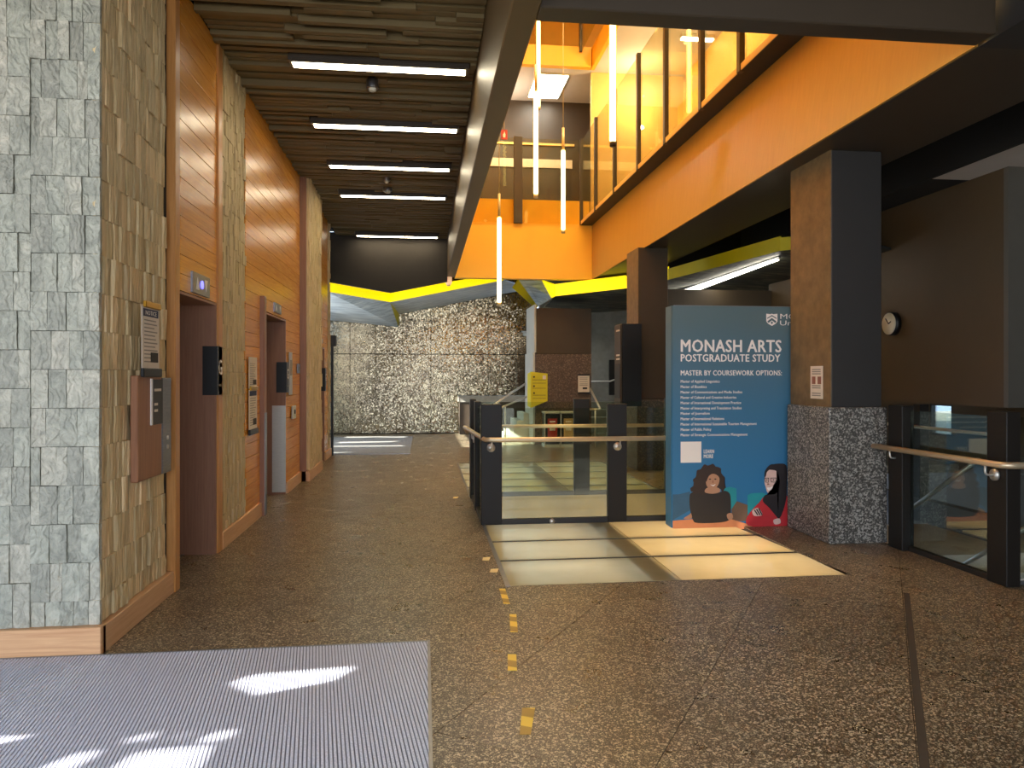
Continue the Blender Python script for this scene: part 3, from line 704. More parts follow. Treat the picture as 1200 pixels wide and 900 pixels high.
# ================================================================== far end
wb = struct('wall_back', (0, 19.35, 0), 'hammered stainless steel panel wall at the far end of the corridor', 'wall')
box('wall_core', -2.6, 2.9, 19.36, 19.5, 0, 4.4, M['mortar'], wb)
XS = [-2.45, -1.88, -1.24, -.545, .175, .88, 1.657, 2.397, 2.9]
for a, b in zip(XS, XS[1:]):
    for z0, z1 in ((.02, 2.05), (2.056, 4.3)): box('panel', a + .003, b - .003, 19.315, 19.36, z0, z1 - .006, M['hammered'], wb, .004)
wg = struct('wall_back_right', (5, 18.6, 0), 'grey concrete wall behind the far stairs', 'wall')
m = MB(); m.box(2.9, 9, 18.6, 18.75, 0, 4.3); m.build('concrete_face', M['grey_conc'], wg)
m = MB(); m.box(9, 9.1, -3.2, 11.75, -3.6, 4.3); m.box(9, 9.1, 12.33, 18.7, -3.6, 4.3); m.box(9, 9.1, 11.75, 12.33, 1.0, 4.3); m.box(9, 9.1, 11.75, 12.33, -3.6, .45)
m.build('dark_side', M['wall_brown'], wg)
wn = struct('window_1', (9.0, 12, .45), 'small bright window low down beyond the stairwell', 'window')
box('pane', 9.03, 9.04, 11.75, 12.33, .45, 1.0, M['window'], wn)
m = MB(); m.box(9.0, 9.08, 11.75, 11.79, .45, 1.0); m.box(9.0, 9.08, 12.29, 12.33, .45, 1.0); m.box(9.0, 9.08, 11.75, 12.33, .45, .48); m.box(9.0, 9.08, 11.75, 12.33, .97, 1.0); m.build('window_frame', M['black'], wn)
# bulkhead over the corridor end
bk = struct('trim_4', (-.6, 15.2, 3.2), 'dark bulkhead closing the end of the battened ceiling', 'bulkhead')
MB().prism([(-2.5, 3.47), (-1.85, 3.36), (-.68, 3.17), (.47, 3.41), (.47, 4.36), (-2.5, 4.36)], 'y', 15.12, 15.25).build('bulkhead_face', M['ceil_mid'], bk)
# folded ribbon ceiling
rb = struct('ceiling_ribbon', (0, 17, 3), 'folded ceiling ribbon with glowing yellow edge at the far end', 'ceiling')
def quad(name, pts, mat, parent, th=.03):
    p = [Vector(q) for q in pts]; n = (p[1] - p[0]).cross(p[-1] - p[0]).normalized() * th
    k = len(p); v = p + [q + n for q in p]
    return mk(name, v, [list(range(k)), list(range(k, 2 * k))[::-1]] + [[i, (i + 1) % k, k + (i + 1) % k, k + i] for i in range(k)], mat, parent)
A0, A1, B0, B1, C0, C1 = (-2.45, 15.26, 3.47), (-2.45, 15.26, 3.24), (-.767, 17, 3.392), (-.767, 17, 3.16), (1.75, 16.4, 3.78), (1.75, 16.4, 3.62)
A0, A1 = (-1.95, 15.26, 3.40), (-1.95, 15.26, 3.19)
quad('yellow_band', (A1, B1, B0, A0), M['ribbon'], rb, -.02); quad('yellow_band', (B1, C1, C0, B0), M['ribbon'], rb, -.02)
quad('metal_soffit', (A1, B1, (-.65, 19.2, 2.744), (-2.45, 19.2, 2.904)), M['soffit'], rb); quad('metal_soffit', (B1, C1, (2.72, 19.2, 3.75), (-.629, 19.2, 3.07)), M['soffit'], rb)
quad('fold_edge', (B1, (-.629, 19.2, 3.07), (-.65, 19.2, 2.744)), M['sign_yellow'], rb)  # dark fold given the yellow of its reflection as base colour
rr = struct('ceiling_ribbon_right', (4, 13, 3.2), 'folded dark veined soffit with yellow edge over the far right', 'ceiling')
R1, R2, R3, R4, R5 = (2.80, 15.8, 3.21), (3.951, 14.3, 3.219), (4.349, 12.9, 3.215), (4.807, 9.6, 3.195), (5.6, 8.9, 3.19)
T = lambda p, h: (p[0], p[1], p[2] + h)
for a, b, h in ((R1, R2, .26), (R2, R3, .24), (R3, R4, .20), (R4, R5, .18)): quad('yellow_band', (a, b, T(b, h), T(a, h)), M['ribbon'] if a is not R3 and a is not R4 else M['sign_yellow'], rr, -.02)
quad('veined_soffit', (R1, R2, (4.4, 18.4, 3.1), (2.9, 18.4, 3.1)), M['marble'], rr); quad('veined_soffit', (R2, R3, (6.5, 17.5, 3.2), (4.4, 18.4, 3.1)), M['marble'], rr)
quad('veined_soffit', (R3, R4, (7.3, 14, 3.05), (6.5, 17.5, 3.2)), M['marble'], rr); quad('veined_soffit', (R4, R5, (8.2, 10, 3.0), (7.3, 14, 3.05)), M['marble'], rr)
quad('mirror_facet', ((2.05, 16.2, 3.62), (2.70, 17.6, 3.177), (2.915, 16.8, 3.30), (2.62, 16.3, 3.62)), M['soffit'], rr)
quad('green_facet', ((1.918, 16.2, 3.431), (2.64, 17.6, 3.115), (2.70, 17.6, 3.177), (2.05, 16.2, 3.62)), M['sign_yellow'], rr)
quad('bright_facet', ((2.62, 16.28, 3.62), (2.915, 16.8, 3.30), (2.80, 15.8, 3.21), (2.80, 15.8, 3.47)), M['ribbon'], rr)
t = root('soffit_strip_light', (5, 12.5, 3.15), 'long tapering white light line on the dark veined soffit', 'ceiling light')
quad('diffuser', ((4.97, 10.0, 3.15), (4.99, 10.0, 3.15), (5.25, 15.2, 3.135), (5.03, 15.2, 3.145)), M['lamp_w'], t, -.02); quad('housing', ((4.96, 9.95, 3.175), (5.0, 9.95, 3.17), (5.28, 15.25, 3.155), (5.0, 15.25, 3.165)), M['black'], t, -.005)
t = root('beam_end_lamp', (.52, 15.28, 3.3), 'small pale lamp at the far end of the long beam', 'lamp')
MB().tube([(.50, 15.30, 3.52), (.50, 15.30, 3.40), (.50, 15.30, 3.36)], [.07, .07, .04], 10).build('shade', M['lit_shade'], t, True); cyl('lens', (.50, 15.3, 3.34), (.50, 15.3, 3.36), .035, M['pale'], t)
# glazing at the far left
wz = struct('window_2', (-2.5, 16.8, 0), 'dark framed glass doors at the far left end', 'window')
m = MB()
for q in (14.2, 15.9, 17.6, 19.2): m.box(-2.52, -2.44, q, q + .07, 0, 3.2)
m.box(-2.52, -2.44, 14.2, 19.3, 2.3, 2.4); m.box(-2.52, -2.44, 14.2, 19.3, 3.15, 4.4); m.box(-2.6, -1.77, 14.15, 14.22, 3.0, 4.4)
m.build('window_frame', M['black'], wz)
for q in (14.27, 15.97, 17.67): box('pane', -2.49, -2.48, q, q + 1.62 - (.1 if q > 17 else 0), .01, 2.3, M['window'], wz)
t = root('door_post', (-1.69, 14.3, 0), 'slim black door post at the far end of the timber wall', 'post')
box('post', -1.735, -1.69, 14.2, 14.26, 0, 2.05, M['black'], t); box('header_box', -1.76, -1.64, 14.18, 14.32, 2.05, 2.25, M['black'], t, .006)

# columns
def column(n, lab, x0, x1, y0, y1, hz, top, g0, gm, sm):
    t = struct(n, ((x0 + x1) / 2, (y0 + y1) / 2, 0), lab, 'column')
    MB().bevbox(x0, x1, y0, y1, hz, top, .006).build('shaft', sm, t)
    m = MB(); e = g0; m.bevbox(x0 - e, x1 + e * .6, y0 - e, y1 + .0, 0, hz, .008).build('granite_base', gm, t); return t
c1 = column('column_1', 'near square column with speckled granite base beside the blue banner', 3.62, 4.10, 6.26, 6.99, 1.215, 3.52, .045, M['granite'], M['shaft'])
box('ochre_cladding', 3.612, 3.62, 6.262, 6.99, 1.217, 3.52, M['beam_face'], c1, label='textured ochre side of the shaft')
c2_ = column('column_2', 'far dark square column with granite base behind the balustrade', 3.36, 3.84, 11.40, 12.05, 1.12, 3.52, .03, M['granite_b'], M['brown_panel'])
box('ochre_cladding', 3.352, 3.36, 11.402, 12.05, 1.122, 3.52, M['beam_face'], c2_, label='textured ochre side of the shaft')
c3 = struct('column_3', (3, 16.4, 0), 'wide far pier with brown panel above granite', 'column')
box('granite_face', 2.40, 3.65, 16.0, 16.9, 0, 1.97, M['granite_b'], c3, .006); box('brown_face', 2.43, 3.65, 16.0, 16.9, 1.97, 2.97, M['brown_panel'], c3, .006)
box('pale_side', 2.36, 2.398, 16.02, 17.3, 0, 2.0, M['pale'], c3); box('pale_side', 2.39, 2.428, 16.02, 17.3, 2.0, 3.05, M['pale'], c3)
# paper on column
t = root('column_poster', (3.6, 6.49, 1.28), 'printed paper notice taped on the ochre side of near column', 'notice')
box('sheet', 3.606, 3.612, 6.39, 6.60, 1.285, 1.587, M['paper'], t)
for z in (1.55, 1.53, 1.51, 1.40, 1.38, 1.33, 1.31): box('printed_line', 3.6045, 3.606, 6.42, 6.57, z, z + .01, M['grey_print'], t)
box('printed_picture', 3.6045, 3.606, 6.41, 6.47, 1.42, 1.49, M['rosy'], t); box('printed_picture', 3.6045, 3.606, 6.51, 6.57, 1.42, 1.49, M['rosy'], t)
# right hand walls
wr = struct('wall_right', (6.1, 9, 0), 'dark brown wall block right of the near column', 'wall')
m = MB(); m.box(6.1, 6.2, 7.2, 12.6, 1.16, 4.2); m.build('brown_face', M['wall_brown'], wr)
box('grey_return', 6.1, 8.9, 7.14, 7.2, 1.16, 3.7, M['grey_dark'], wr)
m = MB(); m.box(4.2, 6.2, 12.5, 12.6, -.1, 3.0); m.build('dark_end', M['brown_panel'], wr)
t = root('wall_clock', (6.06, 9.05, 2.02), 'round wall clock with pale face and black case on brown wall', 'clock')
cyl('case', (6.10, 9.05, 2.175), (6.03, 9.05, 2.175), .155, M['black'], t, 28); cyl('face', (6.03, 9.05, 2.175), (6.024, 9.05, 2.175), .142, M['clockface'], t, 28)
MB().tube([(6.021, 9.05, 2.175), (6.021, 9.11, 2.245)], .006, 6).build('hand', M['ink'], t); MB().tube([(6.021, 9.05, 2.175), (6.021, 9.00, 2.20)], .008, 6).build('hand', M['ink'], t)

# closing walls round the entrance (out of view) and an added sheet slotted to shape the sun
we = struct('wall_glazed', (-4.2, 0, 0), 'glazed entrance wall beside the mat', 'wall')
m = MB()
for q in (-3.2, -1.4, .4, 2.2, 4.1): m.box(-4.24, -4.16, q, q + .08, 0, 3.2)
m.box(-4.3, -4.16, -3.2, 4.3, 3.1, 4.5); m.build('window_frame', M['black'], we)
m = MB(); m.box(-4.3, -3.9, -3.3, -3.2, 0, 4.4); m.box(2.2, 9, -3.3, -3.2, 0, 4.4); m.box(-4.3, 2.2, -3.3, -3.2, 3.4, 4.4); m.build('front_wall', M['bronze'], we)
hg = MB()
for k in range(14):
    c = (13.5 + random.uniform(-.4, .4), 9 + k * .55, .6 + random.uniform(-.2, .5)); rr_ = random.uniform(.5, .8)
    hg.tube([(c[0], c[1], -.1), (c[0], c[1], c[2] * .6), (c[0], c[1], c[2] + .3), (c[0], c[1], c[2] + .8)], [rr_ * .8, rr_, rr_ * .8, rr_ * .2], 9)
_props(hg.build('hedge', M['sun_green'], None), 'sunlit hedge outside the low stairwell window', 'hedge', None, 'stuff')
og = struct('ground_outside', (-9, 2, -.1), 'paved ground outside the entrance', 'ground')
m = MB(); m.box(-30, -4.25, -25, 30, -.2, -.06); m.box(-4.25, 40, -25, -3.3, -.2, -.06); m.box(9.2, 40, -3.3, 30, -.2, -.06); m.build('paving', M['pave'], og)
cn = bpy.data.curves.new('sun_patch_mask', 'CURVE'); cn.dimensions = '2D'; cn.fill_mode = 'BOTH'; cn.extrude = .02  # added unseen sheet, its slots cut to throw the sun patches
ZC = 3.3; sh = -SUN * (ZC / -SUN.z); sh = Vector((SUN.x / SUN.z * ZC, SUN.y / SUN.z * ZC))
PATCH = ([(-.92, 3.73), (-.83, 3.82), (-.32, 3.87), (-.41, 3.72), (-.54, 3.58), (-.76, 3.58)], [(-1.21, 3.19), (-1.13, 3.24), (-1.05, 3.25), (-1.15, 3.18)],
    [(-1.04, 3.17), (-.96, 3.24), (-.91, 3.24), (-1.01, 3.17)], [(-.91, 3.15), (-.84, 3.23), (-.75, 3.24), (-.79, 3.15)],
    [(-1.17, 2.94), (-1.11, 3.10), (-.82, 3.11), (-.83, 2.90), (-.9, 2.6), (-1.3, 2.6)], [(-1.45, 2.98), (-1.33, 3.12), (-1.24, 3.12), (-1.32, 2.96)], [(-1.95, 3.20), (-1.95, 3.28), (-1.77, 3.29), (-1.52, 3.28), (-1.57, 3.22)],
    [(-1.9, 14.60), (-.95, 14.55), (-.9, 14.75), (-1.9, 14.72)], [(-1.9, 15.85), (-.4, 15.80), (-.4, 16.02), (-1.9, 16.05)], [(-1.9, 16.7), (-.7, 16.8), (-.5, 17.1), (-1.9, 17.0)], [(-1.9, 18.1), (-.4, 18.0), (-.4, 18.5), (-1.9, 18.6)])
for pl in ([(-12.5, -9), (-4.31, -9), (-4.31, 21), (-12.5, 21)],) + tuple([(x + sh.x, y + sh.y) for x, y in p] for p in PATCH):
    s = cn.splines.new('POLY'); s.points.add(len(pl) - 1); s.use_cyclic_u = True
    for q, (x, y) in zip(s.points, pl): q.co = (x + 8, y, 0, 1)
co = bpy.data.objects.new('sun_patch_mask', cn); COL.objects.link(co); co.location = (-8, 0, ZC); cn.materials.append(M['bronze'])
_props(co, 'added unseen sheet whose slots shape the sun patches', 'canopy', None, 'structure')

# ================================================================== objects: banner
BX0, BX1, BY, BZ = 2.41, 4.22, 7.04, 2.185
bn = root('display_banner', (3.3, 7.2, 0), 'tall blue study banner stand with white lettering and two printed women', 'banner')
MB().prism([(BX0 + .012, BY), (BX0, BY + .02), (BX0 + .008, BY + .21), (BX0 + .03, BY + .235), (BX1, BY + .235), (BX1, BY)], 'z', .005, BZ).build('body', M['banner'], bn)
MB().prism([(BX0 + .03, BY + .02), (BX0 + .03, BY + .22), (BX1 - .02, BY + .22), (BX1 - .02, BY + .02)], 'z', BZ, BZ + .006).build('top_seam', M['steel_d'], bn)
bxf = lambda x: 2.348 + x * .001666
bzf = lambda y: 2.262 - y * .001598
yb = BY - .002
def line(body, x0, x1, y0, y1, bold, fixed=None): return text('lettering', body, bxf(x0), bzf(y1), bxf(x1) - bxf(x0), bzf(y0) - bzf(y1), yb, M['white'], bn, bold, '-y', fixed)
line('MONASH ARTS', 91, 716, 255, 333, .03); line('POSTGRADUATE STUDY', 91, 708, 345, 392, .03); line('MASTER BY COURSEWORK OPTIONS:', 91, 718, 445, 477, .025)
for (s, x1), y in zip((('Master of Applied Linguistics', 330), ('Master of Bioethics', 250), ('Master of Communications and Media Studies', 470), ('Master of Cultural and Creative Industries', 433),
        ('Master of International Development Practice', 463), ('Master of Interpreting and Translation Studies', 466), ('Master of Journalism', 268), ('Master of International Relations', 358),
        ('Master of International Sustainable Tourism Management', 560), ('Master of Public Policy', 279), ('Master of Strategic Communications Management', 503)), (513, 546, 579, 612, 645, 678, 710, 743, 776, 809, 842)):
    line(s, 91, x1, y - 9, y + 8, .02, .0375)
line('MONASH', 708, 990, 92, 124, .0); line('University', 706, 985, 134, 174, -.005)
line('LEARN', 232, 296, 933, 957, .025); line('MORE', 232, 290, 963, 987, .025)
box('white_square', bxf(91), bxf(217), yb - .0005, BY, bzf(1013), bzf(884), M['white'], bn)
def spline(pts, n=4):
    o = []; L = len(pts)
    for i in range(L):
        p0, p1, p2, p3 = (Vector(pts[(i + k) % L]) for k in (-1, 0, 1, 2))
        for k in range(n):
            t = k / n; o.append(tuple(.5 * ((2 * p1) + (p2 - p0) * t + (2 * p0 - 5 * p1 + 4 * p2 - p3) * t * t + (3 * p1 - p0 - 3 * p2 + p3) * t ** 3)))
    return o
pxf = lambda x: 2.348 + x * .00137
pzf = lambda y: .997 - y * .001325
LAY = [0]
def pr(name, pts, mat, parent, smooth=True):
    LAY[0] += 1; p = spline(pts) if smooth else pts; y = BY - .001 - .0004 * LAY[0]
    v = [(pxf(a), y, pzf(b)) for a, b in p]
    bm = bmesh.new(); vs = [bm.verts.new(q) for q in v]; f = bm.faces.new(vs); bmesh.ops.triangulate(bm, faces=[f])
    bm.verts.index_update(); o = mk(name, [q.co[:] for q in bm.verts], [[q.index for q in ff.verts] for ff in bm.faces], M[mat], parent); bm.free(); return o
sh_ = pr('printed_crest', [(622, 0), (622, 1), (623, 0)], 'stripe', bn, False)
bpy.data.objects.remove(sh_)
def crest(name, pts, mat, d):
    v = [(bxf(a), yb - d, bzf(b)) for a, b in pts]; mk(name, v, [list(range(len(v)))], mat, bn)
crest('printed_crest', [(620, 92), (645, 95), (655, 92), (665, 95), (690, 92), (690, 140), (678, 155), (655, 168), (632, 155), (620, 140)], M['white'], .0002)
crest('crest_field', [(626, 118), (655, 100), (684, 118), (684, 125), (655, 108), (626, 125)], M['banner'], .0008)
crest('crest_chevron', [(626, 140), (655, 118), (684, 140), (676, 150), (655, 133), (634, 150)], M['banner'], .0008)
crest('crest_star', [(655, 139), (663, 148), (655, 158), (647, 148)], M['banner'], .0008)
sc = pr('printed_scene', [(52, 500), (100, 500), (180, 480), (180, 620), (52, 690)], 'shadowblue', bn, False)
pr('stool', [(430, 460), (480, 452), (528, 465), (530, 600), (500, 620), (440, 620)], 'teal', bn, False)
pr('stool', [(612, 515), (640, 503), (720, 500), (760, 515), (760, 700), (612, 700)], 'teal', bn, False)
pr('printed_floor', [(490, 620), (530, 560), (612, 590), (612, 710), (490, 710)], 'browny', bn, False)
pr('printed_table', [(52, 694), (200, 686), (480, 690), (620, 735), (910, 740), (910, 765), (52, 775)], 'tablewood', bn, False)
w1 = pr('printed_woman', [(190, 490), (240, 478), (300, 488), (390, 492), (440, 480), (478, 505), (486, 580), (482, 660), (470, 700), (400, 716), (240, 716), (200, 690), (178, 600), (176, 520)], 'knit', bn); w1['label'] = 'printed woman in black jumper with curly dark hair'
curl = [(330, 282), (390, 300), (425, 360), (442, 440), (430, 480), (400, 470), (300, 500), (230, 500), (185, 480), (205, 420), (225, 350), (270, 296)]
wav = []
for q, (a, b) in enumerate(curl):
    c, d = curl[(q + 1) % len(curl)]; n_ = 3
    for k in range(n_):
        f_ = k / n_; nx, ny = (d - b), -(c - a); L = math.hypot(nx, ny) or 1; e_ = 11 if k % 2 else -3
        wav.append((a + (c - a) * f_ + nx / L * e_, b + (d - b) * f_ + ny / L * e_))
pr('hair', wav, 'hair1', w1)
pr('neck', [(308, 455), (385, 455), (405, 485), (350, 500), (290, 488)], 'skin1', w1)
pr('face', [(300, 370), (330, 340), (370, 345), (398, 380), (392, 430), (362, 464), (325, 462), (300, 430)], 'skin1', w1)
pr('fringe', [(290, 380), (300, 335), (345, 315), (390, 340), (402, 390), (385, 365), (350, 352), (320, 368), (300, 410)], 'hair1', w1)
for ex in (328, 368): pr('eye', [(ex - 9, 392), (ex, 387), (ex + 9, 392), (ex, 397)], 'ink', w1)
pr('nose', [(350, 395), (356, 418), (344, 418)], 'rosy', w1, False); pr('mouth', [(330, 430), (350, 436), (370, 428), (352, 444)], 'stripe', w1)
pr('hand', [(455, 655), (490, 648), (500, 680), (480, 698), (460, 688)], 'skin1', w1); pr('hand', [(130, 680), (175, 650), (185, 640), (190, 680)], 'skin1', w1)
w2 = pr('printed_woman', [(735, 530), (800, 520), (905, 520), (912, 600), (912, 752), (760, 754), (640, 750), (600, 725), (606, 680), (650, 620), (700, 570)], 'redjacket', bn); w2['label'] = 'printed woman in red jacket with glasses and long black hair'
pr('neck', [(800, 490), (850, 470), (870, 510), (830, 542)], 'skin2', w2)
pr('face', [(742, 360), (765, 318), (815, 312), (850, 350), (858, 420), (838, 480), (790, 508), (760, 498), (748, 460), (738, 420)], 'skin2', w2)
pr('hair', [(762, 324), (790, 292), (850, 283), (905, 300), (908, 420), (905, 540), (880, 640), (850, 695), (820, 670), (770, 610), (726, 565), (740, 520), (780, 514), (826, 506), (852, 450), (852, 395), (828, 338)], 'hair2', w2)
pr('hairline', [(738, 385), (741, 338), (772, 296), (806, 286), (822, 312), (785, 322), (757, 345), (748, 375)], 'hair2', w2)
for a, b in ((738, 772), (782, 828)):
    pr('glasses', [(a, 388), (b, 388), (b - 3, 424), (a + 5, 422)], 'ink', w2, False); pr('lens', [(a + 5, 393), (b - 5, 393), (b - 7, 419), (a + 9, 417)], 'skin2', w2, False); pr('eye', [((a + b) / 2 - 8, 404), ((a + b) / 2, 400), ((a + b) / 2 + 8, 404), ((a + b) / 2, 409)], 'ink', w2)
pr('nose', [(762, 425), (776, 440), (756, 442)], 'rosy', w2, False); pr('mouth', [(755, 462), (780, 460), (802, 452), (785, 480), (765, 480)], 'stripe', w2)
pr('hand', [(645, 630), (690, 612), (722, 660), (700, 672), (655, 668)], 'skin2', w2); pr('hand', [(805, 705), (850, 695), (858, 730), (815, 738)], 'skin2', w2)
for q in (0, 16, 32): pr('cuff_stripe', [(655 + q, 628 - q * .35), (664 + q, 624 - q * .35), (690 + q, 664), (682 + q, 668)], 'ink', w2, False)

# ================================================================== balustrade round the void
bs = root('glass_balustrade', (1.9, 7.46, 0), 'glass balustrade with charcoal posts and steel handrail around the floor void', 'balustrade')
for x0, x1, y0, y1 in ((.567, .777, 7.42, 7.50), (1.87, 2.065, 7.42, 7.50), (1.87, 2.065, 9.14, 9.22), (3.05, 3.2, 9.14, 9.22), (.56, .63, 8.22, 8.42), (.56, .63, 9.02, 9.22)):
    box('post', x0, x1, y0, y1, 0, 1.21, M['post'], bs, .005)
for x0, x1, y0, y1 in ((.785, 1.862, 7.452, 7.464), (2.073, 3.15, 7.452, 7.464), (.65, 1.862, 9.172, 9.184), (2.073, 3.04, 9.172, 9.184), (.588, .60, 7.51, 8.21), (.588, .60, 8.43, 9.01)):
    box('glass_pane', x0, x1, y0, y1, .05, 1.17, M['glass'], bs)
m = MB(); m.box(.777, 3.15, 7.435, 7.485, 0, .05); m.box(.63, 3.05, 9.155, 9.205, 0, .05); m.box(.57, .62, 7.5, 9.02, 0, .05); m.build('base_rail', M['bronze_d'], bs)
hr = MB().tube(bend([(3.14, 7.31, .862), (.60, 7.31, .862), (.485, 9.05, .875), (.53, 9.16, .80)], .09), .024, 12).build('handrail', M['steel_warm'], bs, True)
hf = MB().tube([(.66, 9.09, .872), (3.0, 9.09, .872)], .022, 12).build('handrail', M['steel_warm'], bs, True)
for x in (.665, 1.965):
    b = MB(); b.cyl((x, 7.405, .775), (x, 7.42, .775), .043, 16); b.tube(bend([(x, 7.41, .775), (x, 7.31, .775), (x, 7.31, .85)], .03), .008, 8); b.build('bracket', M['steel'], hr, True)
b = MB(); b.cyl((.545, 8.32, .79), (.56, 8.32, .79), .043, 16); b.tube(bend([(.56, 8.32, .79), (.53, 8.32, .79), (.53, 8.32, .86)], .02), .008, 8); b.build('bracket', M['steel'], hr, True)
cyl('floor_spot', (1.29, 7.44, .02), (1.29, 7.43, .02), .03, M['steel'], bs)
# stair balustrade at the right
sb = root('stair_balustrade', (4.12, 5.5, 0), 'glass balustrade with charcoal posts guarding the stairwell at right', 'balustrade')
for x0, x1, y0, y1 in ((4.055, 4.165, 5.905, 6.10), (4.09, 4.20, 4.80, 4.99), (5.75, 5.9, 4.80, 4.90)): box('post', x0, x1, y0, y1, 0, 1.24, M['post'], sb, .005)
box('glass_pane', 4.128, 4.14, 4.99, 5.90, .04, 1.20, M['glass_dark'], sb); box('glass_pane', 4.205, 5.745, 4.86, 4.872, .04, 1.20, M['glass_dark'], sb)
h2 = MB().tube(bend([(3.99, 6.23, .87), (4.015, 4.72, .872), (5.9, 4.74, .872)], .07), .024, 12).build('handrail', M['steel_warm'], sb, True)
for y in (6.0, 4.90):
    b = MB(); b.cyl((4.07, y, .785), (4.086, y, .785), .043, 16); b.tube(bend([(4.08, y, .785), (4.005, y, .785), (4.005, y, .86)], .03), .008, 8); b.build('bracket', M['steel'], h2, True)
b = MB(); b.tube(bend([(4.3, 4.86, .785), (4.3, 4.74, .785), (4.3, 4.74, .86)], .03), .008, 8); b.build('bracket', M['steel'], h2, True)
box('base_rail', 4.11, 4.16, 4.99, 5.9, 0, .04, M['bronze_d'], sb)
# stairwell
st = root('stairwell_stairs', (5.5, 6.8, -3.6), 'beige stair flight and landing going down inside the right stairwell', 'stairs')
box('landing', 6.3, 8.6, 8.7, 10.6, -.95, -.78, M['pave'], st)
for k in range(9): box('step', 6.4, 8.4, 8.7 - .28 * (k + 1), 8.7 - .28 * k, -.78 - .17 * (k + 1) - .1, -.78 - .17 * (k + 1), M['pave'], st)
m = MB(); m.tube([(4.6, 6.66, .17), (4.6, 5.70, .80)], .02, 10); m.tube([(4.6, 6.62, .19), (4.6, 6.64, .06)], .012, 8); m.build('handrail', M['steel'], st, True)
MB().tube([(4.6, 6.1, -.28), (4.6, 5.1, .40)], .02, 10).build('handrail', M['steel'], st, True)
box('stringer', 4.52, 4.6, 4.95, 9.3, -3.6, -.9, M['ceil_mid'], st)
fb = root('far_stair_balustrade', (6.1, 8.4, 0), 'far side stairwell balustrade post and rail seen through dark glass', 'balustrade')
box('post', 6.07, 6.19, 8.5, 8.62, -.14, 1.14, M['post'], fb); MB().tube([(6.0, 9.2, .87), (6.0, 7.2, .87)], .02, 10).build('handrail', M['steel_warm'], fb, True)
box('base_rail', 6.06, 6.2, 7.2, 9.3, -.3, -.02, M['bronze_d'], fb)
# ================================================================== mats and tape
mt = root('entrance_mat', (-1.5, 3, 0), 'large grey ribbed entrance mat at the bottom left', 'mat')
box('backing', -4.1, .03, .6, 4.19, 0, .006, M['mat_gap'], mt)
def ribs(x0, x1, y0, y1, sp, w, ang):
    m = MB(); d = Vector((math.sin(ang), math.cos(ang))); n = Vector((d.y, -d.x)); k = -200
    while k < 400:
        o = Vector((x0, y0)) + n * (k * sp); q = [o + d * -9, o + d * 12, o + d * 12 + n * w, o + d * -9 + n * w]
        c = clip([tuple(p) for p in q], x0, x1, y0, y1)
        if len(c) >= 3: m.prism(c, 'z', .005, .012)
        k += 1
    return m
ribs(-2.6, .018, 1.9, 4.18, .0165, .0105, R(-8)).build('rib', M['mat'], mt, kind='stuff')
m = MB(); m.box(.018, .034, .6, 4.2, 0, .014); m.box(-4.1, .034, 4.18, 4.194, 0, .014); m.build('edge_trim', M['steel_d'], mt)
m2 = root('side_door_mat', (-1, 15.3, 0), 'pale mat in front of far left glass doors', 'mat')
box('pile', -2.4, -.27, 14.35, 18.4, 0, .01, M['mat_pale'], m2); box('edge_trim', -2.4, -.26, 14.33, 14.35, 0, .012, M['steel_d'], m2)
TP = (([(.439, 3.318), (.497, 3.311), (.442, 3.069), (.396, 3.074)], 'yellow hazard tape strip nearest the camera'),
      ([(.446, 3.966), (.492, 3.96), (.469, 3.742), (.422, 3.748)], 'second yellow hazard tape strip from the camera'),
      ([(.532, 4.63), (.575, 4.625), (.544, 4.301), (.500, 4.307)], 'third yellow hazard tape strip from the camera'),
      ([(.524, 5.194), (.566, 5.189), (.560, 4.842), (.517, 4.85)], 'striped hazard tape strip just below glass floor corner'))
for p, lab in TP: 
    o = MB().prism(p, 'z', .0005, .002).build('hazard_tape', M['tape'], None); _props(o, lab, 'tape', 'hazard tape strips on the floor')
for (x, y, lab) in ((.53, 5.66, 'curled pale tape scrap beside the near glass floor edge'), (.50, 6.03, 'smaller tape scrap a little farther along glass floor edge'), (.38, 9.1, 'yellowed tape scrap left of the balustrade')):
    m = MB(); m.add([(x - .035, y - .03, .002), (x + .02, y - .045, .002), (x + .04, y + .02, .016), (x - .02, y + .03, .012), (x, y, .006)], [(0, 1, 4), (1, 2, 4), (2, 3, 4), (3, 0, 4)])
    _props(m.build('tape_scrap', M['tape_pale'], None), lab, 'tape', 'tape scraps')

# ================================================================== far furniture
t = root('directory_totem', (3.1, 11.0, 1.0), 'tall black directory box sign fixed to the far column', 'sign')
box('case', 2.99, 3.30, 11.02, 11.42, 1.03, 2.29, M['black'], t, .006)
box('side_panel', 2.975, 2.99, 11.05, 11.40, 1.06, 2.27, M['brown_panel'], t); box('glass_door', 2.968, 2.975, 11.07, 11.38, 1.15, 1.68, M['ink'], t)
for z in (2.18, 1.80, 1.74): box('printed_line', 2.972, 2.975, 11.1, 11.3, z, z + .025, M['paper'], t)
box('bracket', 3.30, 3.36, 11.40, 11.44, 1.3, 2.0, M['black'], t)
t = root('yellow_direction_sign', (2.45, 15.7, .8), 'bright yellow folded direction sign on the far pier corner', 'sign')
MB().prism([(2.30, .80), (2.655, .95), (2.655, 1.54), (2.30, 1.58)], 'y', 15.88, 15.90).build('front_leaf', M['sign_yellow'], t)
quad('side_leaf', ((2.30, 15.9, .80), (2.30, 15.9, 1.58), (2.25, 16.05, 1.54), (2.25, 16.05, .84)), M['sign_yellow'], t, .01)
for z in (1.47, 1.27, 1.12): cyl('dot', (2.36, 15.876, z), (2.36, 15.88, z), .02, M['ink'], t, 10)
for z in (1.40, 1.33, 1.22, 1.07, 1.0): box('printed_line', 2.33, 2.62, 15.877, 15.88, z, z + .008, M['ink'], t)
